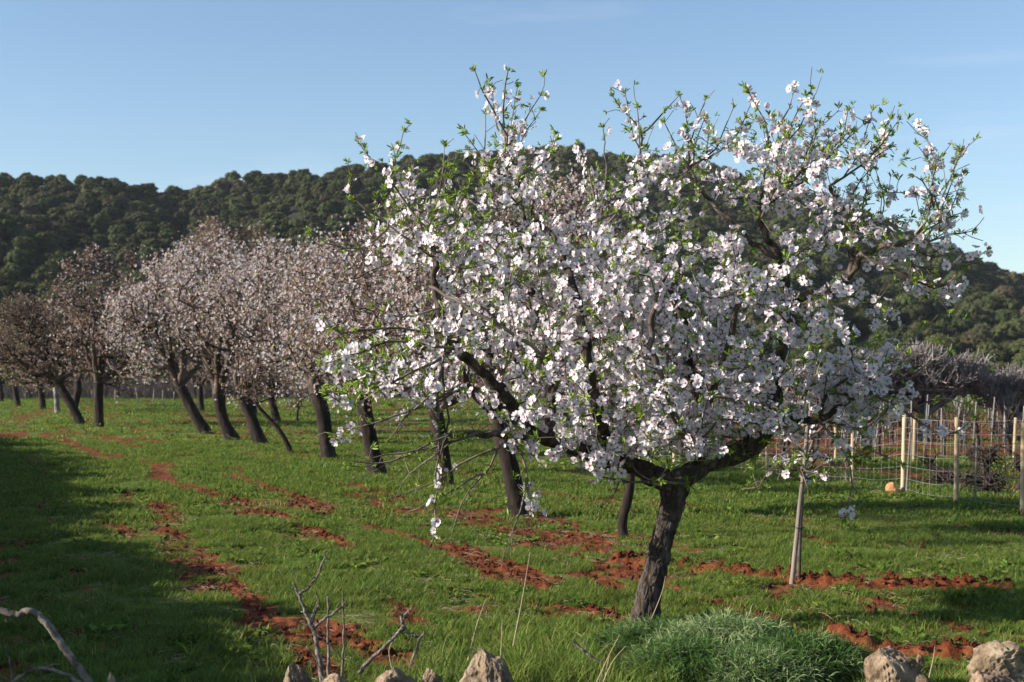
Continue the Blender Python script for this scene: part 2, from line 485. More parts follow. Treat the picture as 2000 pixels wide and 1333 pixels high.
def ground_z(x, y, m=None):
    x = np.asarray(x, float); y = np.asarray(y, float)
    if m is None: m = bare_mask(x, y)
    near = smooth(45, 14, np.hypot(x, y))
    z = 0.05 * (fbm(x * 0.5, y * 0.5, 21, 3) - 0.5)
    cl = fbm(x * 7, y * 7, 31, 4) - 0.45
    z = z + near * (m * (0.11 * np.abs(cl) + 0.06 * (fbm(x * 19, y * 19, 33, 2) - 0.5)) - 0.015 * m)
    z = z + ridge(x, y) * 0.075 * (0.5 + fbm(x * 2.2, y * 2.2, 37, 3)) * near
    return z


ang = np.concatenate([np.linspace(-180, -24, 40)[:-1], np.linspace(-24, 24, 430), np.linspace(24, 180, 40)[1:]])
rad = np.concatenate([np.geomspace(0.6, 5.8, 14)[:-1], np.geomspace(5.8, 60, 330)[:-1], np.geomspace(60, 4000, 46)])
AA, RR = np.meshgrid(np.radians(ang), rad)
X = RR * np.sin(AA); Y = RR * np.cos(AA)
bm_ = bare_mask(X.ravel(), Y.ravel())
Z = ground_z(X.ravel(), Y.ravel(), bm_)
V = np.stack([X.ravel(), Y.ravel(), Z], -1)
na, nr = len(ang), len(rad)
i = np.arange(nr - 1)[:, None] * na; j = np.arange(na - 1)[None]
Q = np.stack([i + j, i + na + j, i + na + j + 1, i + j + 1], -1).reshape(-1, 4)[:, ::-1]
V = np.vstack([V, [[0, 0, 0.0]]])
jj = np.arange(na - 1)
T = np.stack([np.full(na - 1, len(V) - 1), jj + 1, jj], -1)
gmb = MB(); gmb.add(V, T, Q, 0, np.append(bm_, 0))
m, t, b = mat('field_earth', (0.1, 0.1, 0.05), 0.95, 0.1)
at = t.nodes.new('ShaderNodeAttribute'); at.attribute_name = 'tone'
co = t.nodes.new('ShaderNodeTexCoord')
def nz_(scale, detail=6):
    n = t.nodes.new('ShaderNodeTexNoise'); n.inputs['Scale'].default_value = scale; n.inputs['Detail'].default_value = detail
    n.inputs['Roughness'].default_value = 0.65
    t.links.new(co.outputs['Object'], n.inputs['Vector']); return n
def ramp_(src, stops):
    cr = t.nodes.new('ShaderNodeValToRGB'); e = cr.color_ramp.elements
    while len(e) < len(stops): e.new(0.5)
    for k, (p, c) in enumerate(stops):
        e[k].position = p; e[k].color = (*c, 1)
    t.links.new(src, cr.inputs['Fac']); return cr
n1 = nz_(5.0, 9); n2 = nz_(0.35, 6); n3 = nz_(28, 6)
red = ramp_(n1.outputs['Fac'], [(0.30, (0.060, 0.016, 0.007)), (0.5, (0.150, 0.043, 0.016)), (0.72, (0.25, 0.085, 0.036))])
grn = ramp_(n2.outputs['Fac'], [(0.30, (0.060, 0.095, 0.016)), (0.5, (0.095, 0.140, 0.022)), (0.7, (0.15, 0.140, 0.034))])
mr = t.nodes.new('ShaderNodeMapRange'); mr.inputs['From Min'].default_value = 0.25; mr.inputs['From Max'].default_value = 0.55
ad = t.nodes.new('ShaderNodeMath'); ad.operation = 'ADD'
mu = t.nodes.new('ShaderNodeMath'); mu.operation = 'MULTIPLY_ADD'; mu.inputs[1].default_value = 1.5; mu.inputs[2].default_value = -0.54
t.links.new(n3.outputs['Fac'], mu.inputs[0]); t.links.new(at.outputs['Fac'], ad.inputs[0]); t.links.new(mu.outputs[0], ad.inputs[1])
t.links.new(ad.outputs[0], mr.inputs['Value'])
# under the grass near the camera the earth shows between blades; farther off the sward closes
mixc = t.nodes.new('ShaderNodeMix'); mixc.data_type = 'RGBA'
t.links.new(mr.outputs['Result'], mixc.inputs['Factor'])
t.links.new(grn.outputs['Color'], mixc.inputs['A']); t.links.new(red.outputs['Color'], mixc.inputs['B'])
t.links.new(mixc.outputs['Result'], b.inputs['Base Color'])
bp = t.nodes.new('ShaderNodeBump'); bp.inputs['Strength'].default_value = 0.8; bp.inputs['Distance'].default_value = 0.04
nb = nz_(14, 9); t.links.new(nb.outputs['Fac'], bp.inputs['Height']); t.links.new(bp.outputs['Normal'], b.inputs['Normal'])
go = gmb.build('ground', m); tag(go, 'red earth field under short green grass', kind='structure')


# ------------------------------------------------------------------ geometry-node scatter (stuff only)
def scatter(name, protos, pos, rot, scl, idx, label, cat):
    me = bpy.data.meshes.new(name)
    me.vertices.add(len(pos)); me.vertices.foreach_set('co', np.asarray(pos, np.float32).ravel())
    a = me.attributes.new('rot', 'FLOAT_VECTOR', 'POINT'); a.data.foreach_set('vector', np.asarray(rot, np.float32).ravel())
    a = me.attributes.new('scl', 'FLOAT_VECTOR', 'POINT'); a.data.foreach_set('vector', np.asarray(scl, np.float32).ravel())
    a = me.attributes.new('idx', 'INT', 'POINT'); a.data.foreach_set('value', np.asarray(idx, np.int32))
    o = bpy.data.objects.new(name, me); COL.objects.link(o)
    ng = bpy.data.node_groups.new(name + '_scatter', 'GeometryNodeTree')
    ng.interface.new_socket('Geometry', in_out='INPUT', socket_type='NodeSocketGeometry')
    ng.interface.new_socket('Geometry', in_out='OUTPUT', socket_type='NodeSocketGeometry')
    gi = ng.nodes.new('NodeGroupInput'); g2 = ng.nodes.new('NodeGroupOutput')
    iop = ng.nodes.new('GeometryNodeInstanceOnPoints')
    jn = ng.nodes.new('GeometryNodeJoinGeometry')
    for p in protos:
        oi = ng.nodes.new('GeometryNodeObjectInfo'); oi.inputs['Object'].default_value = p; oi.inputs['As Instance'].default_value = True
        ng.links.new(oi.outputs['Geometry'], jn.inputs['Geometry'])
    def attr(nm, typ):
        n = ng.nodes.new('GeometryNodeInputNamedAttribute'); n.data_type = typ; n.inputs['Name'].default_value = nm
        return n.outputs['Attribute']
    ng.links.new(gi.outputs[0], iop.inputs['Points'])
    ng.links.new(jn.outputs[0], iop.inputs['Instance'])
    iop.inputs['Pick Instance'].default_value = True
    ng.links.new(attr('idx', 'INT'), iop.inputs['Instance Index'])
    e2r = ng.nodes.new('FunctionNodeEulerToRotation')
    ng.links.new(attr('rot', 'FLOAT_VECTOR'), e2r.inputs[0])
    ng.links.new(e2r.outputs[0], iop.inputs['Rotation'])
    ng.links.new(attr('scl', 'FLOAT_VECTOR'), iop.inputs['Scale'])
    ng.links.new(iop.outputs[0], g2.inputs[0])
    md = o.modifiers.new('scatter', 'NODES'); md.node_group = ng
    tag(o, label, cat, kind='stuff')
    return o


def proto(mb, name, mats):
    return bpy.data.objects.new(name, mb.mesh(name, mats))      # never linked: only a source of copies


# ------------------------------------------------------------------ hill
SKY_PX = [(-1600, 470), (-900, 400), (-300, 330), (0, 330), (100, 332), (200, 338), (300, 354), (345, 372), (400, 350), (500, 330), (600, 325), (700, 312), (800, 304), (880, 292),
          (1000, 290), (1100, 278), (1180, 296), (1300, 300), (1350, 309), (1450, 340), (1530, 357), (1620, 382), (1700, 417), (1800, 452), (1900, 497), (2000, 532), (2200, 590), (2600, 660), (3600, 720)]
az_k = np.array([math.atan((p[0] - 1000) / F) for p in SKY_PX])
el_k = np.array([math.atan((HOR + 13 - p[1]) / F * math.cos(math.atan((p[0] - 1000) / F))) for p in SKY_PX])
TREE_H = 5.2


def ridge_r(az):
    return 430 + 45 * np.sin(az * 9 + 0.5) + 25 * np.sin(az * 23)


def hill_z(az, r):
    Rr = ridge_r(az)
    H = Rr * np.tan(np.interp(az, az_k, el_k)) - TREE_H * 0.75
    r0 = 175 + 12 * np.sin(az * 7)
    t_ = np.clip((r - r0) / (Rr - r0), 0, 1.9)
    prof = np.where(t_ < 1, t_ ** 1.12, 1 - 0.55 * (t_ - 1) ** 1.5)
    bump = (fbm(az * 14 + 2, r * 0.012 + az * 5, 51, 3) - 0.5) * 34 * np.clip(t_, 0, 1) * (1 - np.clip(t_, 0, 1)) * 2.2
    return np.maximum(H * prof + bump, -2.0 + 0 * r)


ha = np.linspace(R(-52), R(48), 260); hr = np.linspace(150, 780, 100)
HA, HR = np.meshgrid(ha, hr)
HZ = hill_z(HA, HR); HZ[0] = -3; HZ[:, 0] = -3; HZ[:, -1] = -3; HZ[-1] = -3
V = np.stack([HR * np.sin(HA), HR * np.cos(HA), HZ], -1).reshape(-1, 3)
na = len(ha); i = np.arange(len(hr) - 1)[:, None] * na; j = np.arange(na - 1)[None]
Q = np.stack([i + j, i + j + 1, i + na + j + 1, i + na + j], -1).reshape(-1, 4)
hmb = MB(); hmb.add(V, None, Q)
hm = noise_mat('hill_scrub', [(0.30, (0.010, 0.013, 0.006)), (0.50, (0.022, 0.024, 0.011)), (0.70, (0.055, 0.042, 0.024)), (0.85, (0.12, 0.09, 0.06))], 0.09, 9, 0.95, 1.0, 0.6, bdist=1.5)
ho = hmb.build('hill', hm); tag(ho, 'long wooded hill rising behind the orchard', kind='structure')


def icosphere(sub=1):
    import bmesh
    b = bmesh.new(); bmesh.ops.create_icosphere(b, subdivisions=sub, radius=1.0)
    V = np.array([v.co[:] for v in b.verts]); T = np.array([[v.index for v in f.verts] for f in b.faces]); b.free()
    return V, T


ICO2 = icosphere(2); ICO3 = icosphere(3); ICO5 = icosphere(5)
RND = rng.random


def leaf_card(l=1.0, wd=0.35):
    V = np.array([[0, 0, 0], [wd, 0, 0.5 * l], [0, 0.05, l], [-wd, 0, 0.5 * l]])
    return V, np.array([[0, 1, 2], [0, 2, 3]]), np.array([0.0, 0, 0, 0])


def pine_crown(seed, n_cl=13, n_leaf=1500):
    """crown of a 1 m radius, 1.6 m high umbrella of clumps; z from 0.25 up"""
    r_ = np.random.default_rng(seed)
    mb = MB()
    cs = []; V, T = ICO2; mb.add(V * (1 + 0.2 * (r_.random(len(V)) - 0.5))[:, None] * np.array([0.66, 0.66, 0.5]) + np.array([0, 0, 0.6]), T, None, 0, 0.3)
    for k in range(n_cl):
        a = k * 2.4 + r_.random(); q = math.sqrt((k + 0.5) / n_cl) * 0.72
        z = 0.34 + 0.86 * math.sqrt(max(0, 1 - (q / 0.86) ** 2)) * (0.72 + 0.4 * r_.random())
        s = 0.17 + 0.15 * r_.random()
        cs.append((q * math.cos(a), q * math.sin(a), z, s))
        if k > n_cl // 2: cs.append((q * math.cos(a + .3) * 1.02, q * math.sin(a + .3) * 1.02, z * 0.5, s))
    n_cl = len(cs)
    for (x, y, z, s) in cs:
        V, T = ICO2
        d = 1 + 0.35 * (r_.random(len(V)) - 0.5)
        mb.add(V * d[:, None] * np.array([s, s, s * 0.7]) * 0.78 + np.array([x, y, z]), T, None, 0, 0.30 + 0.2 * r_.random(len(V)))
    n = n_leaf
    ci = r_.integers(0, n_cl, n); C = np.array(cs)[ci]
    dr = nrm(r_.normal(size=(n, 3)) + np.array([0, 0, 0.35]))
    pos = C[:, :3] + dr * C[:, 3:4] * np.array([1, 1, 0.68]) * (0.70 + 0.42 * r_.random((n, 1)))
    card = leaf_card(1.0, 0.34)
    tone = 0.30 + 0.45 * r_.random(n) + 0.25 * r_.random(n_cl)[ci]
    dd = nrm(dr + 0.9 * r_.normal(size=(n, 3)))
    place(mb, card, pos, basis(dd), 0.045 + 0.05 * r_.random(n), 0, tone)
    return mb


pine_meshes = []; pine_protos = []
trunk_mb = MB(); tube(trunk_mb, [(0, 0, -0.3), (0.02, 0, 0.4), (-0.03, 0.02, 0.9)], [0.07, 0.05, 0.03], 6)
pine_trunk = trunk_mb.mesh('pine_trunk', M['pine_bark'])
M['brown_pine'] = leafy_mat('thin_brown_crown', [(0.0, (0.03, 0.028, 0.014)), (0.5, (0.070, 0.068, 0.036)), (1.0, (0.12, 0.115, 0.065))], 0.15, 0.8, per_obj=0.3, spec=0.1)
for k in range(6):
    mb = pine_crown(100 + k, n_cl=24 + 2 * k, n_leaf=3600)
    me = mb.mesh('pine_crown', M['pine'] if k < 5 else M['brown_pine']); pine_meshes.append(me)
    mb2 = pine_crown(100 + k, n_cl=24 + 2 * k, n_leaf=3000); tube(mb2, [(0, 0, -0.3), (0.02, 0, 0.9)], [0.06, 0.03], 5, m=1)
    pine_protos.append(proto(mb2, 'forest_pine', [M['pine'] if k < 5 else M['brown_pine'], M['pine_bark']]))

NP_ = 9000
paz = rng.uniform(R(-30), R(31), NP_)
u_ = rng.random(NP_)
pr = 176 + 8 * np.sin(paz * 7) + (ridge_r(paz) - 172) * (u_ ** 0.95) * 1.03
pz = hill_z(paz, pr)
px_ = pr * np.sin(paz); py_ = pr * np.cos(paz)
ok = pz > -1.5
# loose thinning so that crowns do not sit in one another
keep = []; cell = {}
for k in range(NP_):
    if not ok[k]: continue
    c = (int(px_[k] // 5), int(py_[k] // 5)); good = True
    for dx in (-1, 0, 1):
        for dy in (-1, 0, 1):
            for q in cell.get((c[0] + dx, c[1] + dy), ()):
                if (px_[k] - px_[q]) ** 2 + (py_[k] - py_[q]) ** 2 < 3.45 ** 2: good = False
    if good:
        keep.append(k); cell.setdefault(c, []).append(k)
keep = np.array(keep)
inview = np.abs(paz[keep]) < R(19.9)
order = keep[inview][np.argsort(pr[keep][inview])]
solo = set(order[:300].tolist())
scat = [k for k in keep if k not in solo]
psz = 1.95 + 1.1 * rng.random(NP_) ** 1.3
psh = psz * (0.8 + 0.55 * rng.random(NP_))
pk = np.where(rng.random(NP_) < 0.06, 5, rng.integers(0, 5, NP_))
for k in sorted(solo):
    e = thing('pine_tree', 'thin brownish crown among the green pines on the lower hillside' if pk[k] == 5 else 'rounded dark green pine on the lower slope of the wooded hill', 'pine tree', (px_[k], py_[k], pz[k] - 0.3), 'pine trees on the lower hillside')
    e.scale = (psz[k], psz[k], psh[k]); e.rotation_euler = (0, 0, rng.random() * 6.28)
    c = bpy.data.objects.new('crown', pine_meshes[pk[k]]); COL.objects.link(c); c.parent = e
    c = bpy.data.objects.new('trunk', pine_trunk); COL.objects.link(c); c.parent = e
s_ = np.array(scat)
scatter('pine_forest', pine_protos, np.stack([px_[s_], py_[s_], pz[s_] - 0.3], -1),
        np.stack([0 * s_, 0 * s_, rng.random(len(s_)) * 6.28], -1), np.stack([psz[s_], psz[s_], psh[s_]], -1), pk[s_],
        'dense pine forest covering the upper hill', 'forest')


# ------------------------------------------------------------------ tree growth
class Tree:
    def __init__(s, cap=60000):
        s.pos = np.zeros((cap, 3)); s.dir = np.zeros((cap, 3)); s.par = np.full(cap, -1); s.fix = np.zeros(cap); s.n = 0
        s.leafy = np.zeros(cap, int)

    def node(s, p, par, fix=0.0, tagv=0):
        i = s.n; s.pos[i] = p; s.par[i] = par; s.fix[i] = fix; s.leafy[i] = tagv
        s.dir[i] = nrm(np.asarray(p) - s.pos[par]) if par >= 0 else (0, 0, 1)
        s.n += 1; return i

    def path(s, pts, rads=None, par=-1, tagv=0):
        out = []
        for k, p in enumerate(pts):
            par = s.node(p, par, 0.0 if rads is None else rads[k], tagv); out.append(par)
        return out

    def nearest(s, p, wdir=0.6, lim=None):
        n = s.n; d = p - s.pos[:n]; L = np.linalg.norm(d, axis=1) + 1e-6
        cosv = (d * s.dir[:n]).sum(1) / L
        cost = L * (1 + wdir * (1 - cosv))
        return int(np.argmin(cost)), L

    def grow(s, A, step=0.16, wig=0.12, lift=0.12, tagv=1, wdir=0.6):
        ends = []
        for p in A:
            k, L = s.nearest(p, wdir)
            q = s.pos[k]; l = L[k]
            nseg = max(1, int(round(l / step)))
            mid = (p + q) / 2 + s.dir[k] * l * 0.18 + np.array([0, 0, -lift * l]) + rng.normal(size=3) * wig * l * 0.5
            par = k
            for g in range(1, nseg + 1):
                f = g / nseg
                c = q * (1 - f) ** 2 + 2 * mid * f * (1 - f) + p * f * f
                if g < nseg: c = c + rng.normal(size=3) * wig * step * 0.35
                par = s.node(c, par, 0.0, tagv)
            ends.append(par)
        return ends

    def radii(s, tip=0.0022, pw=2.3):
        n = s.n; acc = np.zeros(n); r = np.zeros(n)
        for k in range(n - 1, -1, -1):
            r[k] = max(tip, acc[k] ** (1 / pw))
            if s.fix[k] > 0: r[k] = s.fix[k]
            if s.par[k] >= 0: acc[s.par[k]] += r[k] ** pw
        for k in range(n):
            if s.par[k] >= 0: r[k] = min(r[k], r[s.par[k]] * (0.97 if s.fix[k] == 0 else 1.05))
        s.r = r
        return r

    def chains(s):
        n = s.n; ch = [[] for _ in range(n)]
        for k in range(n):
            if s.par[k] >= 0: ch[s.par[k]].append(k)
        main = [-1] * n
        for k in range(n):
            if ch[k]:
                best = max(ch[k], key=lambda c: (s.r[c] * (1 + 0.3 * float(np.dot(s.dir[c], s.dir[k])))))
                main[k] = best
        out = []
        for k in range(n):
            if s.par[k] < 0 or main[s.par[k]] != k:
                c = [k] if s.par[k] < 0 else [s.par[k], k]
                q = k
                while main[q] >= 0:
                    q = main[q]; c.append(q)
                if len(c) > 1: out.append(c)
        return out


def ell_points(cx, cy, rx, ry, d, n, dr=None, shell=2.2):
    """points in a blob drawn as an ellipse in photo pixels at distance d"""
    c = P(cx, cy, d); sx = rx / F * d; sz = ry / F * d; sy = dr if dr else (sx + sz) / 2
    v = nrm(rng.normal(size=(n, 3))) * (rng.random((n, 1)) ** (1 / shell))
    return c + v * np.array([sx, sy, sz])


# ------------------------------------------------------------------ flowers and leaves
def flower(cup, seed):
    r_ = np.random.default_rng(seed)
    V = []; T = []; A = []
    for k in range(5):
        ph = k / 5 * 2 * math.pi + r_.normal() * 0.08
        c, s_ = math.cos(ph), math.sin(ph)
        cu = cup + r_.normal() * 0.12
        prof = [(0.05, 0), (0.36, -0.25), (0.36, 0.25), (0.72, -0.41), (0.72, 0.41), (1.0, -0.22), (0.93, 0), (1.0, 0.22), (0.56, 0)]
        b = len(V)
        tw = r_.normal() * 0.12
        for n_, (rho, tau) in enumerate(prof):
            z = cu * rho ** 1.4 * 0.8 + abs(tau) * 0.35 + tau * tw + (0.0 if n_ != 8 else -0.03)
            rr = rho * (1 - 0.18 * cu * rho)
            V.append((rr * c - tau * s_, rr * s_ + tau * c, z)); A.append(min(1, 0.14 + rho * 0.95) if n_ else 0.03)
        for f in ((0, 1, 8), (0, 8, 2), (1, 3, 8), (8, 4, 2), (3, 5, 8), (5, 6, 8), (6, 7, 8), (7, 4, 8)):
            T.append([b + q for q in f])
    # calyx cup below and stamens above
    b = len(V)
    for q in range(5):
        a = q / 5 * 6.283; V.append((0.15 * math.cos(a), 0.15 * math.sin(a), 0.03)); A.append(0.02)
    V.append((0, 0, -0.22)); A.append(0.0)
    for q in range(5): T.append([b + (q + 1) % 5, b + q, b + 5])
    for q in range(7):
        a = q / 7 * 6.283 + r_.random(); e = 0.24 + 0.1 * r_.random()
        b = len(V)
        V += [(0.02 * math.cos(a + 1.5), 0.02 * math.sin(a + 1.5), 0.02), (-0.02 * math.cos(a + 1.5), -0.02 * math.sin(a + 1.5), 0.02), (e * math.cos(a), e * math.sin(a), 0.33)]
        A += [0.05, 0.05, 0.30]; T.append([b, b + 1, b + 2])
    V = np.array(V, float) * 0.5        # diameter 1
    return V, np.array(T), np.array(A)


FLOWERS = [flower(c, 40 + k) for k, c in enumerate([0.12, 0.25, 0.4, 0.6, 0.9, 1.5])]


def far_flower(seed):
    r_ = np.random.default_rng(seed)
    V = [(0, 0, -0.05)]; T = []; A = [-0.25]
    for k in range(5):
        a = k / 5 * 6.283 + r_.normal() * 0.1
        for q in (-0.42, 0.42):
            V.append((0.5 * math.cos(a + q), 0.5 * math.sin(a + q), 0.14 + 0.16 * r_.random())); A.append(0.0)
        T.append([0, 1 + 2 * k, 2 + 2 * k])
    return np.array(V), np.array(T), np.array(A)


FARF = [far_flower(k) for k in range(3)]


def leaf_shape(seed=0):
    V = np.array([[0, 0, 0], [0.13, 0.05, 0.35], [0, -0.03, 0.4], [-0.13, 0.05, 0.35], [0.10, 0.0, 0.72], [-0.10, 0.0, 0.72], [0, -0.10, 1.0]])
    T = np.array([[0, 1, 2], [0, 2, 3], [1, 4, 2], [2, 5, 3], [4, 6, 2], [2, 6, 5]])
    return V, T, np.zeros(7)


LEAF = leaf_shape()


def sprig(seed, n=7):
    """tuft of young leaves opening along +Z, 1 unit long"""
    r_ = np.random.default_rng(seed); mb = MB()
    a = r_.random(n) * 6.283 + np.arange(n) * 2.4
    tilt = 0.35 + 0.7 * r_.random(n)
    d = np.stack([np.cos(a) * np.sin(tilt), np.sin(a) * np.sin(tilt), np.cos(tilt)], -1)
    pos = np.zeros((n, 3)); pos[:, 2] = np.linspace(0, 0.45, n)
    place(mb, LEAF, pos, basis(d), 0.55 + 0.35 * r_.random(n), 0, 0.15 + 0.75 * r_.random(n))
    V = np.concatenate(mb.v); T = np.concatenate(mb.t); A = np.concatenate(mb.a)
    return V, T, A


SPRIGS = [sprig(k, 5 + k) for k in range(4)]

# ------------------------------------------------------------------ the blossoming almond tree in front
HD = D(1222)
K0 = HD / F


def HP(px, py, off=0.0):
    return P(px, py, HD + off)


ht = Tree()
def limb(pts, n, par=None, tagv=0):
    """pts: (px, py, width px, depth offset m)"""
    W = np.array([HP(p[0], p[1], p[3]) for p in pts]); r_ = np.array([p[2] / 2 * K0 for p in pts])
    c = catmull(W, n); rr = np.interp(np.linspace(0, 1, n), np.linspace(0, 1, len(pts)), r_)
    if par is None: par = -1
    elif isinstance(par, str):
        par = ht.nearest(c[0], 0.2)[0]
    c[1:-1] += rng.normal(size=(n - 2, 3)) * 0.006
    return ht.path(c, rr, par, tagv)


trunk = limb([(1254, 1235, 57, 0), (1267, 1170, 50, 0), (1284, 1100, 44, 0), (1301, 1030, 43, 0), (1314, 975, 48, 0.0), (1320, 945, 58, 0.0)], 26)
L1 = limb([(1300, 938, 44, 0.0), (1262, 922, 38, 0.05), (1210, 902, 34, 0.12), (1150, 885, 30, 0.15), (1090, 862, 27, 0.1), (1040, 850, 27, 0.05), (1008, 815, 26, 0.0), (985, 770, 22, -0.1), (940, 725, 18, -0.2), (900, 690, 20, -0.3), (868, 665, 18, -0.35)], 40, trunk[-2])
L2 = limb([(1343, 930, 42, 0.0), (1378, 908, 36, 0.08), (1410, 895, 38, 0.2), (1445, 885, 44, 0.35), (1478, 862, 42, 0.4), (1502, 825, 34, 0.4), (1516, 775, 27, 0.35), (1520, 720, 24, 0.3), (1535, 655, 26, 0.25), (1552, 600, 26, 0.2)], 36, trunk[-1])
L3 = limb([(1390, 905, 30, 0.1), (1392, 860, 26, 0.3), (1375, 800, 22, 0.5), (1350, 730, 20, 0.6), (1340, 650, 18, 0.55), (1310, 570, 14, 0.5), (1250, 480, 12, 0.4), (1235, 400, 10, 0.3)], 26, L2[4])
L4 = limb([(1200, 898, 30, 0.1), (1180, 850, 26, -0.1), (1165, 790, 22, -0.35), (1150, 720, 20, -0.5), (1140, 640, 18, -0.55), (1120, 560, 15, -0.5), (1090, 480, 12, -0.4), (1050, 430, 11, -0.3)], 26, L1[7])
L5 = limb([(1090, 862, 28, 0.1), (1075, 810, 22, 0.35), (1082, 740, 20, 0.6), (1080, 680, 17, 0.7), (1050, 600, 14, 0.7), (1030, 520, 12, 0.6), (1035, 450, 11, 0.4)], 24, L1[16])
L6 = limb([(868, 665, 18, -0.35), (858, 600, 15, -0.4), (849, 545, 13, -0.4), (850, 505, 11, -0.35), (835, 470, 9, -0.3), (810, 420, 7, -0.3)], 18, L1[-1])
L7 = limb([(1552, 600, 22, 0.2), (1530, 545, 18, 0.1), (1520, 500, 16, 0.0), (1490, 450, 13, -0.1), (1485, 400, 10, -0.15)], 16, L2[-1])
L8 = limb([(1556, 585, 20, 0.2), (1600, 572, 18, 0.1), (1640, 562, 16, 0.0), (1665, 525, 15, -0.1), (1690, 495, 13, -0.2), (1740, 480, 10, -0.3), (1785, 465, 8, -0.35)], 20, L2[-1])
L9 = limb([(1662, 525, 13, -0.1), (1660, 470, 11, -0.05), (1645, 410, 10, 0.0), (1620, 365, 9, 0.05)], 12, L8[9])
L10 = limb([(1510, 500, 13, 0.0), (1470, 475, 11, 0.1), (1430, 430, 9, 0.2), (1380, 385, 8, 0.25), (1345, 330, 6, 0.25)], 14, L7[7])
L11 = limb([(1500, 832, 24, 0.4), (1550, 822, 17, 0.2), (1600, 820, 13, 0.0), (1650, 790, 10, -0.15), (1700, 765, 8, -0.25), (1780, 770, 6, -0.3)], 18, L2[20])
L12 = limb([(1150, 720, 9, -0.5), (1060, 690, 8, -0.7), (980, 640, 7, -0.8), (900, 590, 6, -0.8), (840, 560, 7, -0.7)], 16, L4[9])
L13 = limb([(1350, 730, 16, 0.6), (1300, 690, 13, 0.9), (1240, 640, 12, 1.1), (1180, 560, 9, 1.2), (1170, 470, 7, 1.1)], 16, L3[9])
L14 = limb([(1375, 800, 18, 0.5), (1400, 740, 14, 0.0), (1420, 680, 13, -0.4), (1440, 600, 11, -0.6), (1460, 530, 8, -0.6)], 18, L3[6])
L15 = limb([(1378, 908, 22, 0.08), (1350, 870, 18, -0.3), (1320, 820, 15, -0.6), (1290, 740, 13, -0.8), (1270, 650, 11, -0.85), (1290, 560, 8, -0.8)], 20, L2[3])
L16 = limb([(1510, 790, 20, 0.4), (1470, 760, 15, 0.8), (1430, 700, 12, 1.0), (1400, 620, 10, 1.1), (1400, 540, 7, 1.1)], 16, L2[22])
L17 = limb([(1040, 850, 20, 0.05), (990, 852, 15, -0.1), (930, 846, 12, -0.3), (868, 850, 8, -0.4)], 12, L1[21])
skeleton_n = ht.n

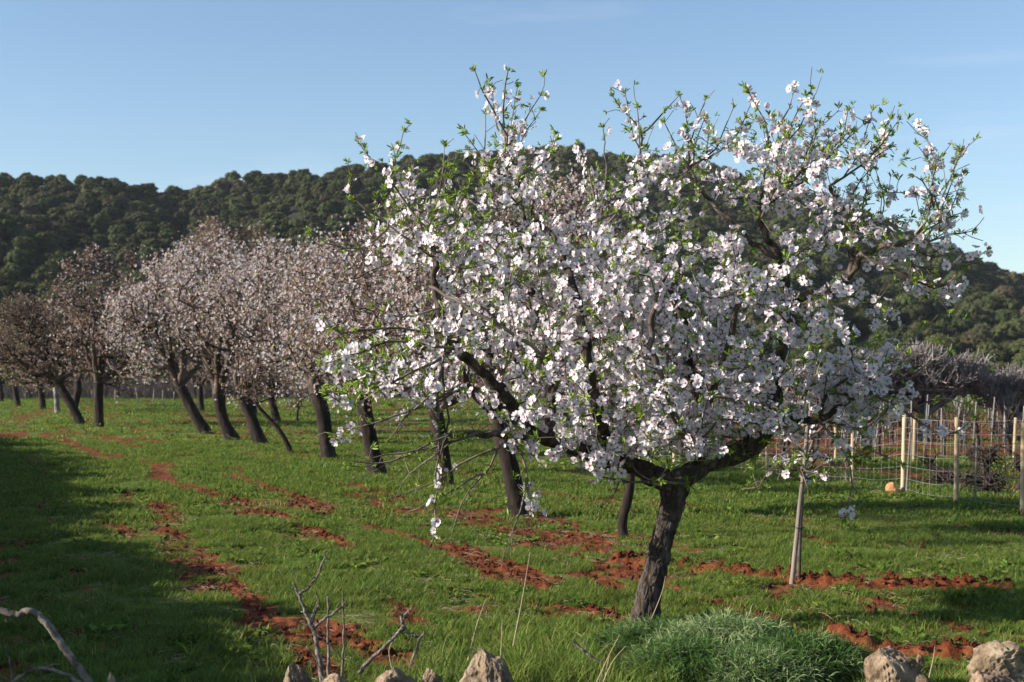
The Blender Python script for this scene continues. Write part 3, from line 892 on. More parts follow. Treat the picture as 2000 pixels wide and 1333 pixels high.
SHOOTS = [  # traced silhouette shoots: photo pixels, depth offset at the tip, bloom, leafiness
    ([(1035, 450), (1018, 390), (1010, 330), (990, 280), (985, 200), (992, 140)], -0.3, 1.0), ([(985, 260), (952, 200), (928, 140)], -0.5, 0.7),
    ([(990, 290), (968, 230), (960, 172)], -0.1, 1.2), ([(992, 290), (1022, 240), (1055, 188)], -0.2, 0.5), ([(952, 330), (948, 225)], 0.0, 0.1),
    ([(1010, 400), (955, 330), (910, 265)], -0.5, 0.6), ([(1035, 420), (1060, 340), (1085, 275)], 0.2, 0.5),
    ([(825, 450), (790, 390), (740, 330), (700, 278)], -0.5, 1.4), ([(800, 400), (772, 330), (788, 258)], -0.1, 0.8), ([(840, 440), (862, 370), (868, 288)], -0.3, 0.5),
    ([(850, 500), (760, 440), (695, 385), (680, 320)], -0.6, 0.8), ([(760, 440), (720, 480), (660, 485), (610, 455)], -0.6, 0.3),
    ([(860, 480), (900, 400), (925, 330), (915, 290)], 0.1, 0.8),
    ([(1236, 400), (1245, 320), (1255, 265), (1215, 220), (1198, 190)], 0.2, 0.6), ([(1255, 265), (1290, 230), (1325, 188)], 0.3, 0.7),
    ([(1252, 290), (1245, 212)], 0.1, 0.3), ([(1345, 330), (1355, 260), (1378, 195)], 0.2, 0.5), ([(1170, 440), (1155, 350), (1130, 285)], 0.9, 0.4),
    ([(1172, 440), (1185, 330), (1178, 250)], 0.8, 0.3), ([(1345, 330), (1400, 290), (1432, 212)], 0.3, 0.8), ([(1370, 370), (1330, 300), (1298, 240)], 0.1, 0.8), ([(1400, 300), (1455, 245)], 0.4, 0.4),
    ([(1485, 400), (1500, 310), (1497, 245), (1463, 183)], -0.2, 0.9), ([(1500, 265), (1538, 225), (1550, 178)], -0.1, 0.5), ([(1500, 310), (1558, 255), (1582, 203)], -0.4, 0.7),
    ([(1540, 360), (1592, 280), (1586, 222)], -0.2, 0.6), ([(1560, 360), (1635, 280), (1656, 218)], 0.0, 1.0), ([(1500, 400), (1600, 330), (1652, 262)], 0.1, 1.2), ([(1490, 420), (1530, 330), (1540, 270)], -0.4, 1.2),
    ([(1620, 365), (1680, 322), (1722, 282), (1754, 236)], 0.1, 0.5), ([(1690, 318), (1735, 290)], 0.2, 0.2), ([(1665, 450), (1662, 385), (1700, 330)], 0.1, 0.3), ([(1716, 480), (1722, 388)], -0.2, 0.2),
    ([(1785, 465), (1822, 405), (1803, 360), (1788, 345)], -0.4, 0.8), ([(1825, 405), (1822, 360), (1812, 313)], -0.3, 0.3), ([(1835, 415), (1862, 350)], -0.3, 0.5), ([(1785, 465), (1840, 430), (1880, 415)], -0.35, 1.8),
    ([(1740, 482), (1850, 462), (1898, 452)], -0.3, 0.05), ([(1690, 500), (1830, 562), (1870, 530), (1926, 490)], -0.4, 0.7), ([(1810, 560), (1850, 605)], -0.4, 1.0), ([(1780, 520), (1880, 520)], -0.3, 0.9),
    ([(1600, 822), (1645, 880), (1662, 930), (1657, 985), (1650, 1012)], -0.2, 0.25), ([(1700, 765), (1790, 820), (1850, 850), (1900, 818)], -0.4, 0.9), ([(1740, 775), (1800, 720), (1852, 690)], -0.3, 0.5),
    ([(1700, 730), (1760, 690), (1805, 638)], -0.1, 0.1), ([(1780, 800), (1830, 780), (1888, 790)], -0.3, 0.5),
    ([(930, 846), (860, 870), (780, 885), (690, 905)], -0.6, 0.1), ([(985, 860), (945, 925), (905, 980), (880, 1055)], -0.3, 0.02), ([(1000, 862), (1025, 900), (1030, 960), (1050, 1002), (1105, 1022)], -0.2, 0.9),
    ([(1030, 960), (1012, 1010), (985, 1080)], -0.1, 0.02), ([(960, 880), (900, 905), (850, 940), (790, 965)], -0.2, 0.02), ([(940, 925), (880, 960), (830, 985)], -0.4, 0.02),
    ([(868, 665), (858, 750), (856, 850), (850, 950), (847, 1052)], -0.5, 0.4), ([(862, 700), (872, 800), (865, 900), (862, 960)], -0.4, 0.3),
    ([(900, 850), (840, 895), (800, 925)], -0.3, 0.02), ([(868, 850), (760, 905), (680, 910)], -0.7, 0.1),
    ([(880, 680), (780, 665), (700, 690), (640, 710)], -0.7, 1.6), ([(860, 650), (760, 640), (660, 650), (625, 600)], -0.6, 0.6), ([(860, 700), (760, 750), (690, 790), (640, 770)], -0.6, 1.3),
    ([(900, 760), (800, 800), (720, 830), (650, 850)], -0.5, 1.0), ([(860, 760), (790, 820), (760, 860)], -0.6, 0.8), ([(860, 600), (790, 620), (730, 600)], -0.7, 0.6),
    ([(1205, 900), (1210, 950), (1175, 985)], -0.2, 0.15), ([(1230, 905), (1260, 935), (1290, 940)], -0.5, 0.3), ([(1450, 870), (1400, 850), (1370, 890)], 0.0, 1.5),
    ([(1600, 822), (1680, 840), (1700, 880), (1760, 905)], 0.0, 0.3), ([(1330, 945), (1180, 935), (1160, 915)], -0.5, 1.3),
]
shoot_nodes = []
for pts, off, bloom in SHOOTS:
    W0 = HP(pts[0][0], pts[0][1], 0)
    # start from the skeleton node closest in the picture plane, keep its depth
    n = ht.n
    d2 = (ht.pos[:n, 0] - W0[0]) ** 2 + (ht.pos[:n, 2] - W0[2]) ** 2 + 0.04 * (ht.pos[:n, 1] - (HD + off)) ** 2
    k = int(np.argmin(d2)); o0 = ht.pos[k, 1] - HD
    offs = np.linspace(o0, off, len(pts) + 1)[1:]
    W = np.array([ht.pos[k]] + [HP(p[0], p[1], q) for p, q in zip(pts, offs)])
    ln = np.linalg.norm(np.diff(W, axis=0), axis=1).sum(); ns = max(5, int(ln / 0.07))
    c = catmull(W, ns)[1:]; c[:-1] += rng.normal(size=(len(c) - 1, 3)) * 0.006
    rr = np.linspace(min(0.014, 0.006 + 0.006 * ln), 0.0028, len(c))
    ids = ht.path(c, rr, k, 2); shoot_nodes.append((ids, bloom))

for ids, bloom in list(shoot_nodes):
    tipz = ht.pos[ids[-1], 2]
    if tipz < 2.3 or bloom < 0.2: continue
    for _ in range(2 if ht.pos[ids[-1], 0] > 0.9 else 1):
        k = ids[int(len(ids) * (0.15 + 0.45 * rng.random()))]
        L = 0.20 + 0.26 * rng.random(); dd = nrm(ht.dir[k] * 0.7 + np.array([0.55 * rng.normal(), 0.6 * rng.normal(), 0.75]))
        c = catmull([ht.pos[k], ht.pos[k] + dd * L * 0.5 + rng.normal(size=3) * 0.03, ht.pos[k] + dd * L + [0, 0, 0.05]], 8)[1:]
        if c[-1][2] > min(3.42, 3.85 - 0.22 * abs(c[-1][0] - 0.9)) or c[-1][0] > 2.85 or c[-1][0] < -1.1: continue
        nn = ht.path(c, np.linspace(0.0045, 0.0024, len(c)), k, 2); shoot_nodes.append((nn, 0.3 + 0.9 * rng.random()))

BLOBS = [  # cx, cy, rx, ry, clusters, depth radius, leafiness
    (1050, 560, 230, 160, 190, 1.2), (1250, 570, 220, 170, 190, 1.3), (1180, 750, 270, 140, 260, 1.2), (1430, 620, 170, 190, 130, 1.2), (1330, 850, 170, 75, 120, 0.8),
    (1120, 850, 130, 60, 50, 0.8), (870, 700, 140, 100, 60, 0.9), (720, 725, 85, 65, 26, 0.7), (900, 490, 180, 110, 74, 1.0), (800, 400, 100, 75, 14, 0.7), (1000, 340, 90, 80, 24, 0.6),
    (1250, 360, 90, 80, 26, 0.7), (1400, 350, 110, 90, 32, 0.8), (1570, 350, 95, 80, 44, 0.8), (1620, 480, 140, 110, 38, 0.8), (1790, 470, 80, 70, 26, 0.5), (1820, 560, 50, 50, 8, 0.4),
    (1640, 620, 110, 90, 26, 0.7), (1670, 770, 100, 85, 95, 0.6), (1470, 790, 110, 90, 50, 0.8), (1700, 690, 80, 60, 12, 0.5)]
A = []
for (cx, cy, rx, ry, n, dr) in BLOBS:
    A.append(ell_points(cx, cy, rx, ry, HD, n, dr, 2.4))
A = np.concatenate(A)
dk = np.array([np.min(np.linalg.norm(ht.pos[:ht.n:3] - a, axis=1)) for a in A])
A = A[np.argsort(dk)]
ends = ht.grow(A, 0.09, 0.16, 0.03, 1, 0.7)
# side spurs: short bare or leafy twigs
cand = [k for k in range(skeleton_n, ht.n)]
pick = rng.choice(cand, 1500, replace=False)
spur = []
for k in pick:
    d = nrm(ht.dir[k] * 0.5 + nrm(rng.normal(size=3)) * 0.8 + np.array([0, 0, 0.35]))
    L = 0.04 + 0.16 * rng.random() ** 2
    a_ = ht.node(ht.pos[k] + d * L * 0.5, k, 0, 3); b_ = ht.node(ht.pos[k] + d * L + rng.normal(size=3) * 0.01, a_, 0, 3); spur.append(b_)
# bare hooked twiglets on the hanging branches
for (ids, bloom) in shoot_nodes:
    if True:
        for k in ids[2:]:
            if rng.random() < (0.75 if bloom < 0.2 else 0.6):
                d = nrm(ht.dir[k] * 0.8 + nrm(rng.normal(size=3)) * 0.7); L = (0.05 + 0.18 * rng.random()) if bloom < 0.2 else (0.03 + 0.09 * rng.random() ** 2)
                a_ = ht.node(ht.pos[k] + d * L * 0.5, k, 0, 4); ht.node(ht.pos[k] + d * L + rng.normal(size=3) * 0.02, a_, 0, 4)
ht.radii(0.0024, 2.4)
base = ht.pos[0].copy(); base[2] = 0
hero = thing('almond_tree', 'big almond tree covered in white blossom with a dark forked trunk in front', 'almond tree', (base[0], base[1], 0))
hero['_o'] = [float(base[0]), float(base[1]), 0.0]
mbt = MB()
chs = ht.chains()
mb_tw = MB(); n_l = 0
for c in chs:
    p = ht.pos[c]; r_ = ht.r[c].copy()
    if ht.par[c[0]] >= 0 or c[0] != 0: r_[0] = min(r_[0], r_[1] * 1.05) if len(r_) > 1 else r_[0]
    if c[0] == 0:
        k = 0
        while k < len(c) and c[k] in trunk: k += 1
        tp = catmull(p[:k + 1], 260); tr_ = np.interp(np.linspace(0, 1, 260), np.linspace(0, 1, k + 1), r_[:k + 1])
        bark_tube(mbt, tp, tr_, 120, 3, 0.07, flare=0.10, fine=0.16)
        p = p[max(0, k - 2):]; r_ = r_[max(0, k - 2):]
        lb = MB(); n = 6 * len(p); bark_tube(lb, catmull(p, n), np.interp(np.linspace(0, 1, n), np.linspace(0, 1, len(p)), r_), 48, 5, 0.13, fine=0.11)
        lb.build('limb', M['bark'], hero)
        continue
    if r_.max() > 0.0185 and len(p) > 4:
        lb = MB(); n = 4 * len(p); bark_tube(lb, catmull(p, n), np.interp(np.linspace(0, 1, n), np.linspace(0, 1, len(p)), r_), 28 if r_.max() > 0.04 else 14, 7 + n_l, 0.13, fine=0.10)
        lb.build('limb', M['bark'] if r_.max() > 0.04 else M['limb'], hero); n_l += 1
    else:
        tube(mb_tw, p, np.maximum(r_, 0.0022), 5 if r_.max() > 0.006 else 4, rough=0.25)
mbt.build('trunk', M['bark'], hero)
tw = mb_tw.build('twigs', M['twig'], hero, kind='stuff')

fp = []; fd = []
crown_c = HP(1280, 640, 0.1)
def bloom_at(p, tdir, n, spread):
    for _ in range(n):
        o = nrm(rng.normal(size=3)); o = nrm(o - 0.6 * tdir * float(np.dot(o, tdir)))
        q = p + o * spread * (0.35 + 0.65 * rng.random()) + tdir * rng.normal() * spread * 0.7
        fp.append(q)
        fd.append(nrm(o + 0.35 * nrm(p - crown_c) + np.array([-0.32, -0.25, 0.05]) + 0.35 * rng.normal(size=3)))
for k in ends:
    n = int(rng.choice([0, 1, 2, 4, 6, 8], p=[0.20, 0.10, 0.15, 0.21, 0.20, 0.14]))
    bloom_at(ht.pos[k], ht.dir[k], n, 0.028 + 0.0048 * n)
    if rng.random() < 0.75:
        pk_ = ht.par[k]; bloom_at(ht.pos[pk_], ht.dir[pk_], int(rng.integers(1, 3)), 0.04)
for ids, bloom in shoot_nodes:
    L = len(ids)
    for q, k in enumerate(ids):
        if q < 2: continue
        if rng.random() < 0.58 * bloom: bloom_at(ht.pos[k], ht.dir[k], int(rng.integers(1, 4)), 0.045)
for (x, y, off, n) in [(850, 990, -0.5, 2), (865, 945, -0.4, 2), (1045, 975, -0.15, 4), (1058, 995, -0.2, 2), (1020, 990, -0.2, 2), (1662, 985, -0.2, 1), (1655, 975, -0.2, 1), (1277, 940, -0.5, 1),
                       (1180, 925, -0.4, 5), (1215, 925, -0.4, 4), (1160, 930, -0.4, 2), (1370, 890, -0.2, 6), (1400, 870, -0.2, 5), (1250, 840, -0.6, 4), (625, 640, -0.6, 3), (1465, 185, -0.2, 2), (1050, 190, -0.2, 2), (1850, 850, -0.4, 3), (1815, 835, -0.4, 2)]:
    p = HP(x, y, off); k, _ = ht.nearest(p, 0.0)
    bloom_at(ht.pos[k] * 0.4 + p * 0.6, ht.dir[k], n, 0.045)
fp = np.array(fp); fd = np.array(fd)
fx = 1000 + fp[:, 0] / fp[:, 1] * F; fy = HOR - (fp[:, 2] - CAM_H) / fp[:, 1] * F        # leave the fork of the trunk and the heavy right limb bare, as they grow
bare_ = ((fx > 1228) & (fx < 1415) & (fy > 893)) | ((fx >= 1415) & (fx < 1525) & (fy > 852)) | ((fx > 1300) & (fx < 1345) & (fy > 880))
fp = fp[~bare_]; fd = fd[~bare_]
fs = 0.049 + 0.026 * rng.random(len(fp)); fv = rng.choice(6, len(fp), p=[0.17, 0.22, 0.22, 0.2, 0.13, 0.06]); fs = np.where(fv == 5, fs * 0.7, fs)
fs = np.where(rng.random(len(fs)) < 0.12, fs * 0.6, fs)
fB = basis(fd)
print('hero flowers', len(fp), 'nodes', ht.n)
order = np.argsort(fp[:, 1] - 0.6 * (fs > 0.08))
front = order[:290]; rest = order[290:]
fmesh = []
for k, f in enumerate(FLOWERS):
    b_ = MB(); b_.add(f[0], f[1], None, 0, f[2]); fmesh.append(b_.mesh('blossom', M['petal']))
for k in front:
    o = bpy.data.objects.new('blossom', fmesh[fv[k]]); COL.objects.link(o); o.parent = hero
    mm = Matrix(((fB[k] * fs[k])).tolist()).to_4x4(); mm.translation = Vector(fp[k] - base)
    o.matrix_local = mm
mb_f = MB()
for v_ in range(6):
    s_ = rest[fv[rest] == v_]
    place(mb_f, FLOWERS[v_], fp[s_], fB[s_], fs[s_])
mb_f.build('blossoms', M['petal'], hero, kind='stuff')
# leaves
lp = []; ld = []; ls_ = []
for ids, bloom in shoot_nodes:
    L = len(ids)
    if bloom < 0.03: continue
    for q, k in enumerate(ids):
        pr_ = 0.40 + 0.55 * (q / L)
        if rng.random() < pr_ * (0.5 if bloom < 0.15 else 1.0):
            lp.append(ht.pos[k]); ld.append(nrm(ht.dir[k] + 0.6 * rng.normal(size=3))); ls_.append(0.024 + 0.022 * rng.random())
            lp.append(ht.pos[k] + rng.normal(size=3) * 0.012); ld.append(nrm(ht.dir[k] + 0.9 * rng.normal(size=3))); ls_.append(0.024 + 0.022 * rng.random())
    for _ in range(2):
        lp.append(ht.pos[ids[-1]]); ld.append(nrm(ht.dir[ids[-1]] + 0.2 * rng.normal(size=3))); ls_.append(0.032 + 0.02 * rng.random())
allk = np.concatenate([np.array(ends), np.array(spur), rng.choice(cand, 900)])
for k in allk:
    # greener on the left and upper outside of the crown
    p = ht.pos[k]; left = smooth(0.2, -1.4, p[0] - 0.5); up = smooth(1.8, 3.2, p[2])
    for _r in range(int(rng.random() < 0.50 + 0.25 * left + 0.2 * up) + int(rng.random() < 0.25)):
        lp.append(p + rng.normal(size=3) * 0.01); ld.append(nrm(ht.dir[k] * 0.7 + 0.7 * rng.normal(size=3) + np.array([0, 0, 0.4]))); ls_.append(0.035 + 0.03 * rng.random())
for (x, y, n) in [(690, 720, 26), (670, 770, 14), (720, 740, 14), (760, 690, 10), (1510, 820, 16), (1490, 840, 12), (1540, 830, 8), (1660, 890, 12), (1690, 905, 12), (1790, 350, 3), (1860, 360, 4), (1240, 450, 12), (1330, 440, 10)]:
    for _ in range(n):
        p = HP(x + rng.normal() * 22, y + rng.normal() * 20, -0.4 + rng.normal() * 0.15) if x < 900 else HP(x + rng.normal() * 16, y + rng.normal() * 16, 0.2 + rng.normal() * 0.15)
        k, _l = ht.nearest(p, 0.0)
        lp.append(ht.pos[k] + 0.25 * (p - ht.pos[k])); ld.append(nrm(p - ht.pos[k] + 0.3 * rng.normal(size=3))); ls_.append(0.055 + 0.035 * rng.random())
lp = np.array(lp); ld = np.array(ld); ls_ = np.array(ls_); lB = basis(ld); lv = rng.integers(0, 4, len(lp))
print('sprigs', len(lp))
order = np.argsort(lp[:, 1]); front = order[:220]; rest = order[220:]
smesh = []
for f in SPRIGS:
    b_ = MB(); b_.add(f[0], f[1], None, 0, f[2]); smesh.append(b_.mesh('leaf_sprig', M['leaf']))
for k in front:
    o = bpy.data.objects.new('leaf_sprig', smesh[lv[k]]); COL.objects.link(o); o.parent = hero
    mm = Matrix(((lB[k] * ls_[k])).tolist()).to_4x4(); mm.translation = Vector(lp[k] - base)
    o.matrix_local = mm
mb_l = MB()
for v_ in range(4):
    s_ = rest[lv[rest] == v_]
    place(mb_l, SPRIGS[v_], lp[s_], lB[s_], ls_[s_])
mb_l.build('leaves', M['leaf'], hero, kind='stuff')


# ------------------------------------------------------------------ orchard trees behind
def orchard_tree(label, path, blobs, natt, nfl, tone=0.6, leaf=0.06, fsize=0.075, name='almond_tree', twig='far_twig', bark='far_bark', tip=0.004, shell=2.0, limbs=6, group='almond trees of the orchard', up=0.0, cat='almond tree', spread=0.10):
    """path: trunk (px, py, width px) from the ground up; blobs: crown (cx, cy, rx, ry, weight)"""
    d = D(path[0][1]); k0 = d / F
    tr = Tree(30000)
    W = np.array([P(p[0], p[1], d) for p in path]); W[0, 2] -= 0.06
    rr = np.array([p[2] / 2 * k0 for p in path]) * 0.82
    n = 14
    tpts = catmull(W, n); trr = np.interp(np.linspace(0, 1, n), np.linspace(0, 1, len(path)), rr)
    ids = tr.path(tpts, trr)
    wsum = sum(b[4] for b in blobs)
    A = []
    for b in blobs:
        nb = max(1, int(6 * min(1, b[2] / 60))); na_ = max(4, int(natt * b[4] / wsum))
        if nb == 1: A.append(ell_points(b[0], b[1], b[2], b[3], d, na_, None, shell)); continue
        A.append(ell_points(b[0], b[1], b[2] * 0.78, b[3] * 0.78, d, int(na_ * 0.4), None, shell))
        for q in range(nb):
            a_ = (q + rng.random()) / nb * 6.283
            A.append(ell_points(b[0] + b[2] * 0.62 * math.cos(a_), b[1] + b[3] * 0.62 * math.sin(a_), b[2] * 0.40, b[3] * 0.42, d + rng.normal() * b[2] / F * d * 0.5, max(3, int(na_ * 0.6 / nb * (0.5 + rng.random()))), None, shell))
    A = np.concatenate(A)
    top = tpts[-1]
    C = A.mean(0)
    r0 = trr[-1]
    for q in range(limbs):
        a = q / limbs * 6.283 + rng.random()
        tgt = A[rng.integers(len(A))] * 0.6 + C * 0.4 + np.array([math.cos(a), math.sin(a), 0]) * 0.3
        mid = top * 0.45 + tgt * 0.55 + np.array([math.cos(a), math.sin(a), -0.25]) * 0.25
        n2 = 12; c = catmull([top, mid, tgt], n2)[1:]; c += rng.normal(size=c.shape) * 0.02
        tr.path(c, np.linspace(r0 * 0.62, r0 * 0.16, n2 - 1), ids[-1])
    dk = np.linalg.norm(A - top, axis=1); A = A[np.argsort(dk)]
    step = max(0.13, 0.5 * k0 * 22)
    en = tr.grow(A, step, 0.22, 0.02, 1, 0.5)
    # upright ends
    tips = []
    m_ = tr.n
    for k in list(en) + list(rng.integers(n, m_, len(en))):
        dd = nrm(tr.dir[k] * 0.7 + rng.normal(size=3) * 0.55 + np.array([0, 0, 0.25 + up])); L = 0.12 + 0.25 * rng.random()
        tips.append(tr.node(tr.pos[k] + dd * L, k, 0, 1))
    tr.radii(tip, 2.6)
    base = (float(W[0, 0]), float(W[0, 1]), 0.0)
    root = thing(name, label, cat, base, group); root['_o'] = list(base)
    mbt = MB(); mbb = MB()
    for c in tr.chains():
        p = tr.pos[c]; r_ = tr.r[c]
        if c[0] == 0:
            n3 = 44; bark_tube(mbt, catmull(p[:n], n3), np.interp(np.linspace(0, 1, n3), np.linspace(0, 1, n), r_[:n]), 26, int(abs(base[0]) * 10), 0.12, flare=0.10)
            p = p[n - 1:]; r_ = r_[n - 1:]
            if len(p) < 2: continue
            tube(mbb, p, r_, 8, rough=0.2); continue
        r_ = r_.copy(); r_[0] = min(r_[0], r_[1] * 1.1)
        tube(mbb, p, r_, 7 if r_.max() > 0.03 else (4 if r_.max() > tip * 1.8 else 3))
    mbt.build('trunk', M[bark], root)
    mbb.build('branches', M[twig], root)
    if nfl:
        tone -= 0.02; nfl = int(nfl * 1.9); fsize = fsize * 0.74; src = np.array(en + tips); k = src[rng.integers(0, len(src), nfl)]
        cl = fbm(tr.pos[k, 0] * 1.3 + 5, tr.pos[k, 2] * 1.3 + tr.pos[k, 1] * 0.8, 77, 3)
        k = k[rng.random(len(k)) < np.clip(0.30 + (cl - 0.4) * 3.5, 0.08, 1)]
        pos = tr.pos[k] + rng.normal(size=(len(k), 3)) * spread
        dr = nrm(rng.normal(size=(len(k), 3)) + 0.7 * nrm(pos - C) + np.array([-0.3, -0.3, 0.1]))
        B = basis(dr); s_ = fsize * (0.7 + 0.6 * rng.random(len(k)))
        v_ = rng.integers(0, 3, len(k)); mbc = MB()
        tn = np.clip(tone + 0.33 * rng.normal(size=len(k)), 0.02, 1)
        isl = rng.random(len(k)) < leaf
        for q in range(3):
            z = (v_ == q) & ~isl
            place(mbc, FARF[q], pos[z], B[z], s_[z], 0, tn[z])
        place(mbc, leaf_card(1.0, 0.28), pos[isl], B[isl], s_[isl] * 1.3, 1, rng.random(isl.sum()))
        mbc.build('crown', [M['far_petal'], M['far_leaf']], root, smooth_=False)
    return root


OT = [
    ('broad almond tree directly behind the left half of the big blossoming tree', [(1014, 1012, 46), (1004, 950, 40), (988, 880, 40), (972, 820, 40)],
     [(930, 610, 270, 190, 3), (1080, 470, 160, 130, 1.6), (790, 560, 140, 130, 1)], 900, 7500, 0.62, 0.05, 0.058),
    ('almond tree whose trunk stands second in line behind the big tree', [(873, 950, 40), (866, 900, 34), (857, 840, 34), (850, 800, 34)],
     [(830, 610, 190, 170, 1)], 600, 4500, 0.52, 0.08, 0.065),
    ('stout almond tree whose trunk base kicks out right, behind the big tree leafy twigs', [(740, 927, 44), (727, 880, 36), (716, 820, 36), (708, 780, 38)],
     [(710, 610, 150, 160, 1), (780, 520, 120, 100, .5)], 650, 5200, 0.50, 0.10, 0.068),
    ('almond tree with a straight stout trunk on a reddish patch of earth', [(644, 898, 38), (636, 850, 32), (628, 800, 34), (618, 765, 36)],
     [(600, 620, 130, 140, 1), (650, 540, 90, 90, 0.5)], 650, 5200, 0.62, 0.05, 0.075),
    ('almond tree with a dark trunk leaning left beside the thin bent tree', [(512, 869, 34), (498, 838, 28), (486, 805, 28), (476, 780, 30)],
     [(510, 610, 125, 130, 1)], 600, 5600, 0.66, 0.06, 0.085),
    ('almond tree with a pale dead stick lying at its trunk', [(458, 859, 32), (440, 830, 26), (431, 800, 26), (427, 770, 30)],
     [(440, 600, 120, 125, 1)], 600, 5600, 0.68, 0.08, 0.09),
    ('almond tree with the most strongly curved trunk, leaning left', [(408, 848, 28), (390, 826, 28), (372, 795, 24), (352, 757, 26)],
     [(330, 610, 120, 120, 1), (370, 540, 110, 70, 0.5)], 600, 6000, 0.62, 0.05, 0.095),
    ('brownish almond tree with an upright trunk standing alone at the left', [(193, 834, 24), (193, 805, 21), (192, 775, 21), (192, 750, 24)],
     [(210, 650, 110, 95, 1), (180, 560, 90, 60, .4), (188, 490, 26, 34, .06), (240, 510, 30, 34, .07)], 640, 3200, 0.34, 0.04, 0.095),
    ('brown sparsely flowering almond tree with a slanting trunk at the far left', [(160, 829, 22), (144, 800, 20), (128, 772, 20), (114, 748, 20)],
     [(80, 660, 110, 85, 1), (60, 610, 60, 50, .2)], 700, 1700, 0.12, 0.05, 0.085),
    ('almond tree just behind the slanting trunk at the far left', [(143, 815, 18), (146, 795, 16), (152, 765, 16), (152, 745, 16)],
     [(150, 640, 90, 80, 1)], 420, 1700, 0.22, 0.04, 0.10),
    ('small distant almond tree left of a pale thin trunk', [(84, 801, 16), (82, 780, 14), (77, 750, 14)], [(90, 700, 60, 45, 1)], 260, 1500, 0.45, 0.25, 0.12),
    ('small yellow-green tree at the left edge of the field', [(36, 794, 13), (32, 775, 13), (28, 752, 12)], [(20, 680, 75, 62, 1), (30, 625, 50, 30, .3)], 320, 2600, 0.4, 0.8, 0.12),
    ('distant almond tree with a tall pinkish crown rising above the others', [(394, 803, 15), (392, 780, 14), (390, 755, 14)],
     [(450, 478, 92, 58, 1.2), (430, 620, 90, 80, 1), (395, 700, 50, 50, .4)], 800, 5600, 0.28, 0.03, 0.13),
    ('distant almond tree whose trunk shows between the bent tree and the red patch', [(542, 824, 20), (535, 800, 17), (529, 775, 16)],
     [(560, 650, 100, 110, 1)], 480, 3600, 0.5, 0.06, 0.11),
    ('distant almond tree almost hidden behind a leaning dark trunk', [(499, 812, 12), (496, 795, 12), (492, 775, 12)], [(500, 680, 80, 80, 1)], 300, 2000, 0.5, 0.06, 0.12),
    ('small tree with a pale grey trunk at the left', [(112, 806, 13), (111, 785, 12), (108, 755, 10)], [(112, 705, 50, 45, 1)], 220, 1300, 0.45, 0.1, 0.12),
    ('tiny cut-off trunk at the left edge of the field', [(3, 785, 10), (2, 765, 9), (0, 745, 9)], [(-5, 690, 50, 45, 1)], 200, 900, 0.4, 0.5, 0.13),
    ('slender almond tree standing just behind the forked trunk of the big tree', [(1220, 1052, 26), (1216, 1020, 22), (1226, 975, 22), (1232, 930, 20), (1226, 880, 20)],
     [(1260, 740, 160, 130, 1), (1190, 660, 120, 110, .4)], 480, 2400, 0.55, 0.06, 0.060),
]
for i_, a in enumerate(OT):
    label, path, blobs, natt, nfl, tone, leaf, fsz = a
    kw = {}; natt = int(natt * 1.15)
    blobs = [(b[0], b[1] + 10, b[2] * 1.08, b[3] * 1.12, b[4]) for b in blobs] if i_ not in (0, 17) else blobs
    if i_ == 15: kw['bark'] = 'bare_twig'
    orchard_tree(label, path, blobs, natt, nfl, tone, leaf, fsz, tip=max(0.0035, 0.00021 * D(path[0][1])), **kw)
# thin bent young tree and a tiny one
orchard_tree('thin bent young tree leaning left between two stout trunks', [(571, 887, 12), (560, 865, 12), (543, 838, 11), (520, 812, 9), (500, 790, 8)], [(500, 740, 70, 50, 1)], 120, 500, 0.5, 0.1, 0.075, tip=0.008, limbs=4)
orchard_tree('tiny crooked sapling in the grass beyond the stout trunks', [(583, 829, 5), (581, 812, 5), (584, 795, 4)], [(584, 775, 20, 20, 1)], 30, 60, 0.5, 0.1, 0.08, tip=0.008, limbs=3, name='sapling', group=None, cat='sapling')

# bare grey trees behind the vineyard on the right
for label, path, blobs, natt in [
    ('wide bare grey fig tree behind the fence on the right', [(1800, 860, 26), (1802, 835, 24), (1806, 810, 24)], [(1825, 735, 125, 56, 1), (1750, 725, 85, 48, .6)], 1900),
    ('bare grey fig tree half hidden by low blossom at the right', [(1680, 862, 22), (1684, 835, 20), (1690, 815, 20)], [(1690, 745, 80, 52, 1), (1640, 765, 55, 42, .5)], 1200),
    ('bare grey fig tree at the right edge beyond the vineyard', [(1975, 858, 20), (1972, 838, 18), (1968, 820, 18)], [(1960, 760, 80, 45, 1), (2020, 780, 60, 45, .5)], 800),
    ('bare grey tree in the vineyard seen through the lower right blossom', [(1560, 852, 16), (1558, 835, 16), (1556, 815, 14)], [(1560, 770, 90, 55, 1)], 600),
    ('bare grey tree behind the middle of the vineyard', [(1420, 848, 14), (1420, 830, 14), (1424, 812, 12)], [(1430, 775, 80, 50, 1)], 450),
]:
    orchard_tree(label, path, blobs, natt, 0, name='bare_tree', twig='bare_twig', bark='bare_twig', tip=0.0085, shell=2.0, limbs=8, group='bare grey trees beyond the vineyard', up=0.5, cat='bare tree')


